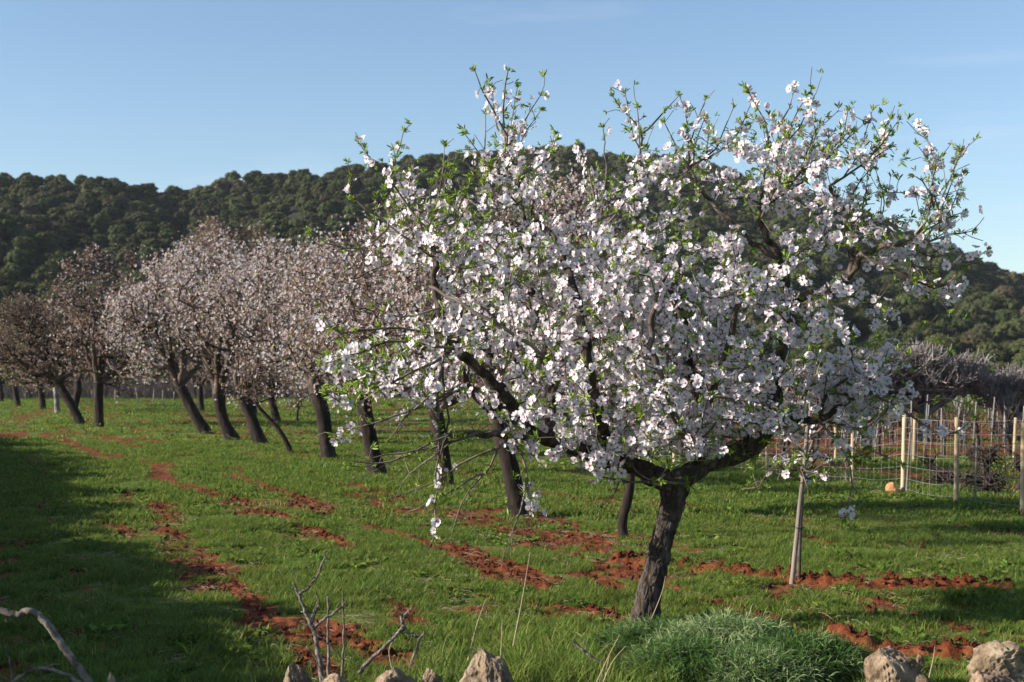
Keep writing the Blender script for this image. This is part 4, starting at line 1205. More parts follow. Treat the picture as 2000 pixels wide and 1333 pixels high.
# ------------------------------------------------------------------ trees standing left of the frame that shade the field edge
def dense_tree(x, y, h, r, seed):
    root = thing('carob_tree', 'dense dark carob tree standing outside the left edge whose shade covers the field', 'carob tree', (x, y, 0), 'carob trees along the left edge of the field')
    root['_o'] = [float(x), float(y), 0.0]
    tb = MB(); bark_tube(tb, catmull([(x, y, -0.1), (x + 0.1, y, h * 0.3), (x, y + 0.1, h * 0.6)], 20), np.linspace(0.22, 0.12, 20), 14, seed, 0.12)
    tb.build('trunk', M['far_bark'], root)
    mb = MB(); r_ = np.random.default_rng(seed)
    for q in range(40):
        a = r_.random() * 6.283; s = r_.random() ** 0.5 * r * 0.75
        c = np.array([x + s * math.cos(a), y + s * math.sin(a), 0.0])
        V, T = ICO2
        sz = min(r * (0.28 + 0.2 * r_.random()), h * 0.28); c[2] = sz * 0.7 + (h - sz * 1.75) * r_.random() ** 0.7 * (1 - 0.3 * (s / r) ** 2)
        mb.add(V * (1 + 0.3 * (r_.random(len(V)) - 0.5))[:, None] * sz * 0.85 + c, T, None, 0, 0.2)
        n = 260; dr = nrm(r_.normal(size=(n, 3)))
        place(mb, leaf_card(1, 0.3), c + dr * sz * (0.8 + 0.35 * r_.random((n, 1))), basis(nrm(dr + r_.normal(size=(n, 3)))), 0.16 + 0.1 * r_.random(n), 0, 0.3 + 0.5 * r_.random(n))
    mb.build('crown', M['pine'], root)


# edge of the shade runs parallel to the rows; the trees stand 2 heights to the left of it
EDGE = np.array([(1500, 600, 1.9), (1290, 520, 2.0), (1150, 400, 2.1), (1085, 270, 2.2), (1030, 230, 2.2), (985, 195, 2.3), (945, 175, 2.4), (912, 215, 2.6), (885, 110, 2.5), (866, 62, 2.5), (852, 35, 2.6)])
EW = np.array([[*G(e[1], e[0])[:2], e[2]] for e in EDGE])
for q, f in enumerate(np.linspace(0, len(EW) - 1, 20)):
    k = min(int(f), len(EW) - 2); e = EW[k] * (1 - (f - k)) + EW[k + 1] * (f - k)
    hh = e[2]; rr_ = 1.15 + 0.035 * e[1]
    sh = hh / math.tan(R(SUN_EL)) + rr_ * 0.25
    dense_tree(e[0] + math.sin(R(SUN_AZ)) * sh, e[1] + math.cos(R(SUN_AZ)) * sh, hh, rr_, 300 + q)


# ------------------------------------------------------------------ grass
def tuft(seed, n, h, rad_, wd, lean=0.5, segs=2, tone=(0.2, 0.8)):
    r_ = np.random.default_rng(seed); mb = MB()
    for _ in range(n):
        a = r_.random() * 6.283; q = rad_ * math.sqrt(r_.random())
        b = np.array([q * math.cos(a), q * math.sin(a), -0.01])
        la = r_.random() * 6.283; ll = lean * (0.3 + r_.random())
        H = h * (0.45 + 0.75 * r_.random())
        s = np.array([math.cos(la + 1.57), math.sin(la + 1.57), 0]) * wd / 2
        dv = np.array([math.cos(la) * ll, math.sin(la) * ll, 0])
        p1 = b + np.array([0, 0, H * 0.55]) + dv * H * 0.25; p2 = b + np.array([0, 0, H * 0.95]) + dv * H
        tn = tone[0] + (tone[1] - tone[0]) * r_.random()
        if r_.random() < 0.05: tn = 0.98
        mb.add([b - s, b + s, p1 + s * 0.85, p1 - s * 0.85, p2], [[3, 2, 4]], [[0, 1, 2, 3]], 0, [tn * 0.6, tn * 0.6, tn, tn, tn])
    return mb


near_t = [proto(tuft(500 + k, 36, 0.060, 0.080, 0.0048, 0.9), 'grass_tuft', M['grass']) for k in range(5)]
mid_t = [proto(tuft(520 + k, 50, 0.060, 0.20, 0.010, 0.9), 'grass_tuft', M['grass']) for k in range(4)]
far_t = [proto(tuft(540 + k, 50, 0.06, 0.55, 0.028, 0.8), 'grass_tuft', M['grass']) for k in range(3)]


def grass_points(n, y0, y1, hgt=1.0):
    # uniform over the wedge in front of the camera
    y = np.sqrt(rng.random(n) * (y1 ** 2 - y0 ** 2) + y0 ** 2); x = (rng.random(n) * 2 - 1) * (0.42 * y + 0.3)
    m = bare_mask(x, y)
    patch = fbm(x * 1.6, y * 1.6, 91, 3)
    keepp = rng.random(n) > np.clip(m * 1.25 + 0.5 * (fbm(x * 7, y * 7, 97, 3) - 0.5), 0, 0.97)
    p2 = fbm(x * 4.5, y * 4.5, 95, 3)
    keepp &= rng.random(n) < np.clip(0.55 + (patch - 0.45) * 3.5 + (p2 - 0.5) * 3.6, 0.06, 1)
    x, y, m, patch = x[keepp], y[keepp], m[keepp], patch[keepp]
    z = ground_z(x, y, m)
    k = len(x)
    s = (0.65 + 0.7 * rng.random(k)) * (0.7 + 0.9 * np.clip(patch - 0.25, 0, 0.6)) * hgt * (1 - 0.6 * m)
    # sparse grazed sward on the tilled side beyond the fence
    rot = np.stack([rng.normal(size=k) * 0.12, rng.normal(size=k) * 0.12, rng.random(k) * 6.28], -1)
    return np.stack([x, y, z], -1), rot, np.stack([s, s, s], -1)


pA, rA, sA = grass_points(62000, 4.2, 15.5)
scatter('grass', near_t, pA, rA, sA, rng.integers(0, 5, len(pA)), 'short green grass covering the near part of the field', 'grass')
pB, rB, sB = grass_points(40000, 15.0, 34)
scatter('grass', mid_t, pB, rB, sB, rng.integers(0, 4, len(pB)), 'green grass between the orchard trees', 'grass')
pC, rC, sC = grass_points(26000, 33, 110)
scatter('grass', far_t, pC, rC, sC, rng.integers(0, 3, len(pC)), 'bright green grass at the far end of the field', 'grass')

lit_p = []
for k in range(3):
    b_ = MB(); r_ = np.random.default_rng(70 + k)
    for q in range(9):
        p0 = r_.normal(size=3) * np.array([0.06, 0.06, 0]) + [0, 0, 0.01 + 0.02 * r_.random()]
        a_ = r_.random() * 6.283; L = 0.03 + 0.07 * r_.random(); dd = np.array([math.cos(a_), math.sin(a_), 0.25 * r_.normal()])
        tube(b_, [p0, p0 + dd * L * 0.5 + [0, 0, 0.01], p0 + dd * L], [0.0018, 0.0015, 0.001], 3, a=r_.random())
    lit_p.append(proto(b_, 'dry_litter', M['dry']))
n = 1500
y = np.sqrt(rng.random(n) * (18 ** 2 - 5.5 ** 2) + 30); x = (rng.random(n) * 2 - 1) * 0.4 * y
s = 0.5 + 0.7 * rng.random(n)
scatter('dry_litter', lit_p, np.stack([x, y, ground_z(x, y)], -1), np.stack([0 * x, 0 * x, rng.random(n) * 6.28], -1), np.stack([s, s, s], -1), rng.integers(0, 3, n), 'dry straw and broken stalks scattered on the field', 'litter')
hb_p = []
for k in range(3):
    b_ = MB(); r_ = np.random.default_rng(80 + k); n_ = 22
    dv = nrm(r_.normal(size=(n_, 3)) * [1, 1, 0.25] + [0, 0, 0.45]); pp = r_.normal(size=(n_, 3)) * np.array([0.03, 0.03, 0]) + np.array([0, 0, 0.01])
    place(b_, (leaf_card(1, 0.22)[0], leaf_card()[1], np.zeros(4)), pp, basis(dv), 0.03 + 0.05 * r_.random(n_), 0, 0.1 + 0.6 * r_.random(n_)); hb_p.append(proto(b_, 'herb', M['grass']))
n = 5200
y = np.sqrt(rng.random(n) * (20 ** 2 - 5.5 ** 2) + 30); x = (rng.random(n) * 2 - 1) * 0.4 * y
kp = (fbm(x * 0.8, y * 0.8, 63, 3) > 0.50) & (rng.random(n) > bare_mask(x, y) * 1.7) & (rng.random(n) < 0.7); x, y = x[kp], y[kp]; n = len(x)
s = 0.5 + 0.9 * rng.random(n) ** 2
scatter('low_herbs', hb_p, np.stack([x, y, ground_z(x, y)], -1), np.stack([0 * x, 0 * x, rng.random(n) * 6.28], -1), np.stack([s, s, s], -1), rng.integers(0, 3, n), 'low broad-leaved weeds mixed into the grass', 'weeds')

# taller, coarser grass and weeds along the stones
tall_t = [proto(tuft(560 + k, 26, 0.24, 0.07, 0.009, 0.9, tone=(0.4, 0.86)), 'tall_grass', M['grass']) for k in range(4)]
n = 1500
x = rng.uniform(-2.9, 3.0, n); y = 7.35 + rng.normal(size=n) * 0.38
kp = (rng.random(n) < np.where((x > -0.6) & (x < 0.75), 1.0, 0.40)); x, y = x[kp], y[kp]
m_ = bare_mask(x, y); kp = rng.random(len(x)) > m_; x, y = x[kp], y[kp]
s = (0.2 + 0.45 * rng.random(len(x))) * np.where((x > -0.5) & (x < 0.8), 1.35, 0.85)
scatter('tall_grass', tall_t, np.stack([x, y, ground_z(x, y)], -1), np.stack([rng.normal(size=len(x)) * .2, rng.normal(size=len(x)) * .2, rng.random(len(x)) * 6.28], -1),
        np.stack([s, s, s], -1), rng.integers(0, 4, len(x)), 'taller coarse grass and weeds along the foreground stones', 'grass')

# red clods of turned earth
clod_p = []
for k in range(3):
    b_ = MB(); V, T = ICO2; r_ = np.random.default_rng(k)
    b_.add(V * (1 + 0.9 * (r_.random(len(V)) - 0.5))[:, None] * np.array([1, 0.8, 0.6]), T); clod_p.append(bpy.data.objects.new('clod', b_.mesh('clod', M['clod'], False)))
n = 90000
y = np.sqrt(rng.random(n) * (20 ** 2 - 6 ** 2) + 36); x = (rng.random(n) * 2 - 1) * 0.4 * y
m_ = bare_mask(x, y); rg = ridge(x, y)
kp = rng.random(n) < np.clip((m_ - 0.25) * 0.45 + rg * 0.6, 0, 1); x, y, rg, m_ = x[kp], y[kp], rg[kp], m_[kp]
print('clods', len(x))
s = (0.006 + 0.020 * rng.random(len(x)) ** 3.0) * (1 + 0.6 * rg * rng.random(len(x)) ** 2)
scatter('soil_clods', clod_p, np.stack([x, y, ground_z(x, y, m_) + s * 0.3], -1), rng.random((len(x), 3)) * 6.28, np.stack([s, s, s], -1), rng.integers(0, 3, len(x)),
        'loose red clods of turned earth in the bare strips', 'soil')

# ------------------------------------------------------------------ feathery fennel mounds in front of the trunk
def fennel(label, cx, cy_top, w_px, d, seed, n, tone=0.5):
    g = P(cx, cy_top, d); H = g[2]; r0 = w_px / 2 * d / F
    mb = MB(); r_ = np.random.default_rng(seed)
    stem = MB()
    for q in range(n):
        a = r_.random() * 6.283; s = math.sqrt(r_.random())
        b = np.array([g[0] + r0 * 0.75 * s * math.cos(a), d + r0 * 0.5 * s * math.sin(a), 0.0])
        hh = H * (1 - 0.55 * s * s) * (0.75 + 0.35 * r_.random())
        out = np.array([math.cos(a) * r0 * 0.35, math.sin(a) * r0 * 0.3, 0]) * (0.3 + s)
        tip = b + out + np.array([0.03 * r_.normal(), 0.03 * r_.normal(), hh])
        # a plume: fine hair-like blades along the stem
        nb = 15
        f = 0.3 + 0.7 * r_.random(nb)
        st = b + (tip - b) * f[:, None]
        dv = nrm(r_.normal(size=(nb, 3)) + 0.8 * nrm(tip - b) + 0.5 * nrm(out + 1e-6))
        L = (0.05 + 0.07 * r_.random(nb)) * (1.2 - 0.4 * f)
        e1 = st + dv * L[:, None] * 0.55; e2 = st + dv * L[:, None] + np.array([0, 0, -0.35]) * L[:, None] * 0.6
        sd = nrm(np.cross(dv, r_.normal(size=(nb, 3)))) * 0.0017
        V = np.stack([st - sd, st + sd, e1 + sd, e1 - sd, e2], 1).reshape(-1, 3)
        o = (np.arange(nb) * 5)[:, None]
        tn = np.clip(tone + 0.25 * r_.normal() + 0.12 * r_.normal(size=nb), 0, 1)
        mb.add(V, o + np.array([[3, 2, 4]]), o + np.array([[0, 1, 2, 3]]), 0, np.repeat(tn, 5))
        if q % 4 == 0: tube(stem, [b, (b + tip) / 2 + out * -0.1, tip], [0.003, 0.002, 0.001], 3, a=0.4)
    root = thing('fennel_bush', label, 'fennel bush', (g[0], d, 0), 'feathery green fennel clumps')
    root['_o'] = [float(g[0]), float(d), 0.0]
    mb.build('fronds', M['fennel'], root, kind='stuff'); stem.build('stems', M['fennel'], root, kind='stuff')


fennel('feathery green fennel clump at the foot of the forked trunk', 1280, 1216, 210, 8.1, 1, 900, 0.45)
fennel('tallest feathery fennel clump, in the middle, with pale frosty fronds', 1425, 1204, 240, 7.8, 2, 1300, 0.78)
fennel('feathery fennel clump in front of the middle one', 1340, 1250, 200, 7.4, 3, 800, 0.42)
fennel('darker feathery fennel clump next to the pale rock', 1570, 1240, 220, 7.5, 4, 1200, 0.35)
fennel('low feathery fennel clump between the other clumps', 1480, 1268, 180, 7.25, 5, 800, 0.62)

# low leafy weeds
def weed(label, px, py, w_px, h, seed, n=70, matn='grass', name='weed'):
    g = G(px, py); r0 = w_px / 2 * g[1] / F; mb = MB(); r_ = np.random.default_rng(seed)
    for _ in range(n):
        a = r_.random() * 6.283; s = math.sqrt(r_.random()); b = np.array([g[0] + 0.6 * r0 * s * math.cos(a), g[1] + 0.6 * r0 * s * math.sin(a), 0.0])
        b = b + np.array([math.cos(a) * r0 * 0.3 * s, 0, h * r_.random() * (1 - 0.7 * s)])
        dv = nrm(r_.normal(size=3) + np.array([math.cos(a) * 0.6, math.sin(a) * 0.6, 0.9])); L = h * (0.3 + 0.35 * r_.random())
        place(mb, (leaf_card(1, 0.12)[0], leaf_card()[1], np.zeros(4)), b[None], basis(dv[None]), np.array([L]), 0, np.array([0.15 + 0.5 * r_.random()]))
    o = mb.build(name, M[matn], loc=(g[0], g[1], 0)); tag(o, label, 'weed')


weed('leafy green weed tuft at the right end of the red ridge', 1900, 1178, 120, 0.13, 1, 420)
weed('leafy green weed tuft on the near side of the red ridge by the stake', 1445, 1150, 80, 0.10, 2, 220)
weed('dark green weed standing alone right of the stake', 1642, 1095, 40, 0.11, 3, 130)

# ------------------------------------------------------------------ stones
def rock(label, px, top_py, w_px, d, seed, depth=0.9, sx=1.0, peak=0.0, name='rock', matn='stone', group=None, bury=0.25, lean=0.0):
    """a block of limestone whose top is seen at top_py"""
    g = P(px, top_py, d); r0 = w_px / 2 * d / F
    V, T = ICO5 if w_px > 50 else ICO3; V = V.copy(); r_ = np.random.default_rng(seed)
    # cut by random planes for facets
    for _ in range(13):
        n_ = nrm(r_.normal(size=3)); c = 0.52 + 0.3 * r_.random()
        dd = V @ n_ - c; V = V - np.where(dd > 0, dd, 0)[:, None] * n_ * 0.92
    q1 = fbm(V[:, 0] * 2.2 + V[:, 2] * 1.1 + 7, V[:, 1] * 2.2 + V[:, 2] * 1.9, seed, 5); q2 = fbm(V[:, 0] * 6 - V[:, 2] * 4 + 3, V[:, 1] * 6 + V[:, 2] * 5, seed + 4, 5)
    V = V + nrm(V) * (0.34 * (q1 - 0.5) + 0.16 * (np.abs(q2 - 0.5) * -2 + 0.4) )[:, None]
    V[:, 0] += peak * V[:, 2] * -0.3
    if peak: V[:, :2] *= (1 - 0.45 * peak * np.clip(V[:, 2:3], -0.2, 1))
    V = V / np.abs(V[:, 0]).max()
    zt = V[:, 2].max()
    H = g[2] * (1 + bury)
    V = V * np.array([r0 * sx, r0 * depth, H / (zt - V[:, 2].min())])
    V[:, 0] += lean * V[:, 2]
    V[:, 2] += g[2] - V[:, 2].max()
    V += np.array([g[0], d, 0])
    mb = MB(); mb.add(V, T)
    o = mb.build(name, M[matn], loc=(g[0], d, 0), smooth_=False)
    return tag(o, label, 'rock', group)


rock('pointed pale boulder in the middle of the bottom edge', 950, 1263, 118, 6.9, 11, 1.1, 1.0, 0.9)
rock('rounded grey stone between the dead twigs and the pointed boulder', 775, 1302, 95, 6.7, 12)
rock('dark grey stone leaning against the pointed boulder', 845, 1303, 75, 6.75, 13)
rock('small tan stone at the foot of the dead shrub', 583, 1298, 66, 6.7, 14)
rock('low flat brown stone under the fallen dead branch', 668, 1314, 120, 6.6, 15, 0.8)
rock('angular pale limestone block right of the fennel', 1748, 1260, 125, 7.1, 16, 1.0)
rock('largest limestone boulder at the bottom right corner', 1960, 1249, 150, 7.3, 17, 1.0)
rock('small stone stub lying between the two big right-hand rocks', 1812, 1316, 55, 6.8, 18)
rock('flat tan stone below the largest boulder', 1930, 1312, 130, 6.8, 19)
rock('small reddish stone on the soil behind the limestone block', 1795, 1276, 22, 7.7, 20, name='stone')
rock('dark stone stub at the bottom left corner', 215, 1312, 46, 6.4, 21, name='stone')
rock('orange upright stone at the foot of the wire fence', 1742, 942, 26, D(968), 22, 0.8, 1.0, 0.6, name='stone', matn='orange_stone', bury=0.1)
rock('low dark stone left of the orange stone by the fence', 1712, 957, 36, D(967), 23, 0.8, name='stone')
for k, (x, y) in enumerate([(955, 1053), (1150, 1090), (700, 1128), (255, 1052), (822, 1150), (1057, 1212), (1015, 1196)]):
    rock(['pale chip of stone lying in the grass between trunk rows', 'pale flat stone in the grass left of the forked trunk', 'little pale stone left of the red strip', 'pale stone at the edge of the shade',
          'small buff stone in the middle of the grass', 'white pebble on the bare earth left of the trunk', 'small stone at the shaded edge of the bare patch'][k], x, y - 5, 14 + 5 * (k % 3), D(y), 60 + k, name='stone')

# ------------------------------------------------------------------ dead wood in the foreground
def dead(label, lines, d, name='dead_branch', thick=1.0, nub=0.0):
    mb = MB(); b0 = P(lines[0][0][0][0], lines[0][0][0][1], d)
    for pts, w0, w1, off in lines:
        W = np.array([P(p[0], p[1], d + (p[2] if len(p) > 2 else off)) for p in pts]); n = 6 * len(pts)
        c = catmull(W, n); c[1:-1] += rng.normal(size=(n - 2, 3)) * 0.0022
        bark_tube(mb, c, np.linspace(w0, w1, n) / 2 * d / F * thick, 9, int(w0 * 7), 0.14)
        if nub:
            for q in range(2, n - 1, 3):
                dd = nrm(rng.normal(size=3)); tube(mb, [c[q], c[q] + dd * 0.018], [0.004, 0.002], 4, cap=True)
    o = mb.build(name, M['dead'], loc=(b0[0], d, 0)); return tag(o, label, 'dead branch')


dead('thick arching grey dead branch at the bottom left corner', [([(180, 1345), (150, 1300), (120, 1262), (88, 1215), (55, 1194), (30, 1202), (0, 1193), (-30, 1200)], 15, 13, 0), ([(12, 1200), (14, 1215)], 6, 3, 0)], 5.6)
dead('thin pale dead branch lying below the arching branch', [([(170, 1345), (130, 1318), (90, 1306), (60, 1309), (20, 1335)], 8, 6, 0), ([(80, 1307), (100, 1300), (116, 1296)], 3, 2, 0), ([(22, 1325), (18, 1290), (14, 1262)], 4, 2, 0), ([(75, 1312), (88, 1330)], 3, 2, 0)], 5.5)
dead('forked dead shrub standing behind the small tan stone', [([(630, 1335), (622, 1280), (616, 1240), (608, 1222), (595, 1190), (585, 1165), (573, 1138)], 11, 5, 0), ([(583, 1160), (600, 1150), (618, 1128), (630, 1100), (635, 1076)], 6, 3, 0),
    ([(612, 1228), (630, 1212), (648, 1200), (665, 1188), (677, 1174)], 7, 3, 0.0), ([(612, 1228), (608, 1210), (620, 1176)], 4, 2, 0), ([(608, 1215), (622, 1180), (616, 1155)], 5, 2, 0.05)], 6.9, 'dead_shrub', nub=1)
dead('upright dry stem left of the dead shrub\'s neighbour, the thicker one', [([(642, 1330), (641, 1260), (640, 1165)], 7, 4, 0)], 6.95, 'dead_stick')
dead('upright dry stem at the right of the dead shrub', [([(668, 1325), (672, 1240), (668, 1155)], 5, 3, 0)], 7.0, 'dead_stick')
dead('thin dry stick crossing the dead shrub', [([(614, 1233), (640, 1258), (672, 1292)], 3, 2, 0)], 6.85, 'dead_stick')
dead('thin dry stick rising from the small tan stone', [([(632, 1330), (618, 1290), (598, 1262)], 4, 2, 0)], 6.8, 'dead_stick')
dead('fallen forked dead branch leaning over the low brown stone', [([(700, 1315), (735, 1278), (765, 1250), (785, 1225), (789, 1205), (806, 1186)], 8, 4, 0), ([(783, 1200), (788, 1222), (805, 1240), (822, 1245)], 6, 5, 0), ([(822, 1243), (812, 1270), (800, 1303)], 6, 4, 0), ([(820, 1245), (828, 1238)], 5, 3, 0)], 6.85, nub=1)
dead('short dark dead twig in the grass right of the pointed boulder', [([(1120, 1254), (1145, 1275), (1172, 1295)], 6, 5, 0), ([(1148, 1277), (1140, 1250)], 3, 2, 0)], 7.3)
dead('pale dead stick at the foot of a leaning orchard trunk', [([(442, 848), (452, 855), (461, 858)], 2.5, 1.5, 0)], D(860), 'dead_stick')
for k, (pts, lab) in enumerate([([(1300, 1345), (1333, 1250), (1345, 1190)], None)][:0]): pass
stalks = [([(974, 1335), (979, 1260), (981, 1208)], 'thin dry stalk in front of the pointed boulder'), ([(914, 1290), (930, 1225), (949, 1170)], 'thin dry stalk leaning right behind the pointed boulder'),
          ([(1002, 1262), (1020, 1170), (1035, 1080)], 'tallest thin dry stalk right of the pointed boulder'), ([(1160, 1345), (1185, 1290), (1210, 1240)], 'dry stalk in front of the fennel, leaning right'),
          ([(1175, 1340), (1195, 1295), (1222, 1262)], 'short dry stalk beside the fennel'), ([(1813, 1330), (1822, 1290), (1826, 1262)], 'dry stalk between the two big right-hand rocks'),
          ([(1270, 1215), (1292, 1160), (1300, 1125)], 'long dry stalk across the foot of the forked trunk'), ([(766, 1310), (760, 1270), (775, 1240)], 'bent thin dry stalk beside the fallen forked branch')]
for pts, lab in stalks:
    d = 6.9 if pts[0][1] > 1230 else 8.7
    W = catmull([P(p[0], p[1], d) for p in pts], 10); mb = MB(); tube(mb, W, np.linspace(0.0030, 0.0012, 10), 4, a=0.8)
    o = mb.build('dry_stalk', M['dry'], loc=(W[0][0], d, 0)); tag(o, lab, 'dry stalk')

# ------------------------------------------------------------------ staked young tree
d = D(1142)
def sp(pts, w0, w1, m_, mb, off=0.0, n=20):
    W = catmull([P(p[0], p[1], d + off) for p in pts], n); bark_tube(mb, W, np.linspace(w0, w1, n) / 2 * d / F, 12, 5, 0.10)
yt = Tree(6000)
tp = catmull([P(p[0], p[1], d + 0.07) for p in [(1560, 1140), (1562, 1060), (1566, 980), (1570, 920), (1585, 870), (1600, 820)]], 22)
ids = yt.path(tp, np.linspace(0.017, 0.010, 22))
for pts in [[(1560, 925), (1520, 905), (1495, 935), (1480, 952)], [(1565, 930), (1600, 890), (1640, 905), (1685, 860)], [(1575, 890), (1540, 850), (1510, 800)], [(1590, 850), (1640, 800), (1680, 740)],
            [(1600, 820), (1600, 760), (1590, 700)], [(1570, 915), (1610, 935), (1625, 905)], [(1565, 940), (1510, 900), (1560, 870)], [(1590, 850), (1560, 780), (1530, 740)]]:
    W0 = P(pts[0][0], pts[0][1], d + 0.07); k, _ = yt.nearest(W0, 0); offs = np.linspace(0.07, 0.07 + rng.normal() * 0.35, len(pts) + 1)[1:]
    W = np.array([yt.pos[k]] + [P(p[0], p[1], d + o_) for p, o_ in zip(pts, offs)]); c = catmull(W, 14)[1:]
    c[:-1] += rng.normal(size=(len(c) - 1, 3)) * 0.008
    nn = yt.path(c, np.linspace(0.011, 0.003, len(c)), k)
    for q in nn[2:]:
        for _ in range(2):
            if rng.random() < 0.7:
                L = 0.06 + 0.25 * rng.random() ** 1.5; dd = nrm(yt.dir[q] * 0.6 + rng.normal(size=3) * 0.7 + [0, 0, 0.2]); a_ = yt.node(yt.pos[q] + dd * L / 2, q); yt.node(yt.pos[q] + dd * L + rng.normal(size=3) * 0.015, a_)
yt.radii(0.0026, 2.4)
yroot = thing('almond_tree', 'slender young almond tree tied to a stake, mostly bare', 'almond tree', (tp[0][0], tp[0][1], 0)); yroot['_o'] = [float(tp[0][0]), float(tp[0][1]), 0.0]
mbt = MB(); mbb = MB()
for c in yt.chains():
    if c[0] == 0:
        bark_tube(mbt, yt.pos[c], yt.r[c], 12, 4, 0.1)
    else: tube(mbb, yt.pos[c], yt.r[c], 5, rough=0.2)
mbt.build('trunk', M['limb'], yroot); mbb.build('branches', M['twig'], yroot)
mb = MB(); kk = rng.integers(30, yt.n, 90); place(mb, SPRIGS[1], yt.pos[kk], basis(nrm(rng.normal(size=(90, 3)) + [0, 0, .5])), 0.05 + 0.03 * rng.random(90), 0)
kk = rng.integers(30, yt.n, 60); place(mb, FLOWERS[2], yt.pos[kk] + rng.normal(size=(60, 3)) * .02, basis(rng.normal(size=(60, 3))), 0.07 + 0.01 * rng.random(60), 1)
mb.build('crown', [M['leaf'], M['petal']], yroot)
mb = MB(); sp([(1546, 1145), (1555, 1060), (1563, 980), (1572, 900), (1578, 825)], 10, 8, 'stake', mb, -0.02)
s0 = P(1546, 1145, d)
so = mb.build('support_stake', M['stake'], loc=(s0[0], d, 0)); tag(so, 'weathered wooden stake standing in the red ridge beside the young tree', 'stake')
mb = MB()
for (x, y) in [(1556, 1030), (1568, 935)]:
    c = P(x + 3, y, d + 0.03); a = np.linspace(0, 2 * np.pi, 13)
    tube(mb, np.stack([c[0] + 0.045 * np.cos(a), c[1] + 0.075 * np.sin(a), c[2] + 0 * a], -1), 0.005, 5)
o = mb.build('tie', M['rope'], yroot)

# ------------------------------------------------------------------ wire fence on the right
def post_mb(px, base_py, top_py, w_px, d, lean_px=0):
    b_ = P(px, base_py, d); t_ = P(px + lean_px, top_py, d); mb = MB(); b_[2] = -0.1
    r0 = w_px / 2 * d / F * 0.85
    W = np.linspace(b_, t_, 8); tube(mb, W, np.linspace(r0 * 1.05, r0 * 0.95, 8), 12, cap=True, rough=0.04)
    return mb, b_, t_


def fence(label, posts, wires, mesh_step=0.16, group=None):
    root = None; tops = []
    for (x, by, ty, w_, ln) in posts:
        dd = D(by); mb, b_, t_ = post_mb(x, by, ty, w_, dd, ln)
        if root is None:
            root = thing('wire_fence', label, 'fence', (b_[0], b_[1], 0), group); root['_o'] = [float(b_[0]), float(b_[1]), 0.0]
        mb.build('post', M['post'], root); tops.append((b_, t_))
    mb = MB()
    for (b0, t0), (b1, t1) in zip(tops[:-1], tops[1:]):
        for w_ in wires:
            a = b0 + (t0 - b0) * w_; c = b1 + (t1 - b1) * w_; mid = (a + c) / 2 - np.array([0, 0, 0.015 + 0.02 * rng.random()])
            a = a - [0, 0.04, 0]; c = c - [0, 0.04, 0]; mid = mid - [0, 0.04, 0]
            tube(mb, catmull([a, mid, c], 6), 0.0020, 3)
        n = max(2, int(np.linalg.norm(b1 - b0) / mesh_step))
        for q in range(1, n):
            f = q / n; a = b0 + (b1 - b0) * f; c = t0 + (t1 - t0) * f; a = a - [0, 0.04, 0]; c = c - [0, 0.04, 0.02]
            a[2] = 0.05; tube(mb, [a, c * 0.97 + a * 0.03], 0.0012, 3)
    mb.build('wire_mesh', M['wire'], root, kind='stuff')
    return root


fence('wire mesh fence with pale round posts along the near side of the vineyard',
      [(1180, 897, 852, 7, 0), (1250, 902, 850, 7, 0), (1317, 908, 848, 8, 0), (1408, 919, 846, 8, 0), (1498, 930, 842, 8, 0), (1575, 942, 836, 9, 2), (1664, 955, 838, 9, 2), (1763, 967, 811, 11, 4), (1867, 984, 815, 11, 2), (1997, 1004, 822, 12, 2), (2130, 1024, 826, 12, 2)],
      [0.06, 0.16, 0.28, 0.42, 0.56, 0.72, 0.86, 0.97])
fence('second pale-post wire fence farther back along the vineyard', [(1330, 894, 838, 5, 0), (1485, 897, 832, 6, 0), (1632, 901, 825, 7, 0), (1784, 906, 815, 8, 3), (1979, 914, 816, 8, 5), (2150, 922, 812, 8, 3)], [0.1, 0.3, 0.5, 0.7, 0.95], 0.3)
for (x, by, ty, w_, ln, lab) in [(1769, 968, 845, 5, 9, 'thin grey stake leaning beside the thickest fence post'), (1904, 986, 858, 5, 4, 'thin dark stake with bare vine between two fence posts'), (1652, 950, 880, 4, 0, 'thin stake left of the orange stone')]:
    mb, b_, t_ = post_mb(x, by, ty, w_, D(by), ln); o = mb.build('thin_stake', M['stake'], loc=(b_[0], b_[1], 0)); tag(o, lab, 'stake')


# gnarled vines
def vine(label, px, py, h, spread_, seed, group=None, canes=14):
    g = G(px, py); r_ = np.random.default_rng(seed)
    root = thing('grapevine', label, 'grapevine', (g[0], g[1], 0), group); root['_o'] = [float(g[0]), float(g[1]), 0.0]
    mb = MB(); p = [np.array([g[0], g[1], -0.05])]
    for q in range(5): p.append(p[-1] + np.array([0.05 * r_.normal(), 0.05 * r_.normal(), h * 0.11]))
    bark_tube(mb, catmull(p, 20), np.linspace(0.045, 0.055, 20), 10, seed, 0.2); mb.build('trunk', M['vine'], root)
    mb = MB()
    for q in range(canes):
        a = r_.random() * 6.283; s = spread_ * (0.4 + 0.6 * r_.random())
        e = p[-1] + np.array([s * math.cos(a), s * math.sin(a), h * 0.45 * (r_.random() + 0.1)]); md = (p[-1] + e) / 2 + np.array([0, 0, 0.1]) + 0.05 * r_.normal(size=3)
        c = catmull([p[-1], md, e], 8); tube(mb, c, np.linspace(0.02, 0.006, 8), 5)
        for _ in range(5):
            k = r_.integers(2, 8); tube(mb, [c[k], c[k] + 0.12 * r_.normal(size=3)], [0.007, 0.004], 3)
    mb.build('canes', M['vine'], root)


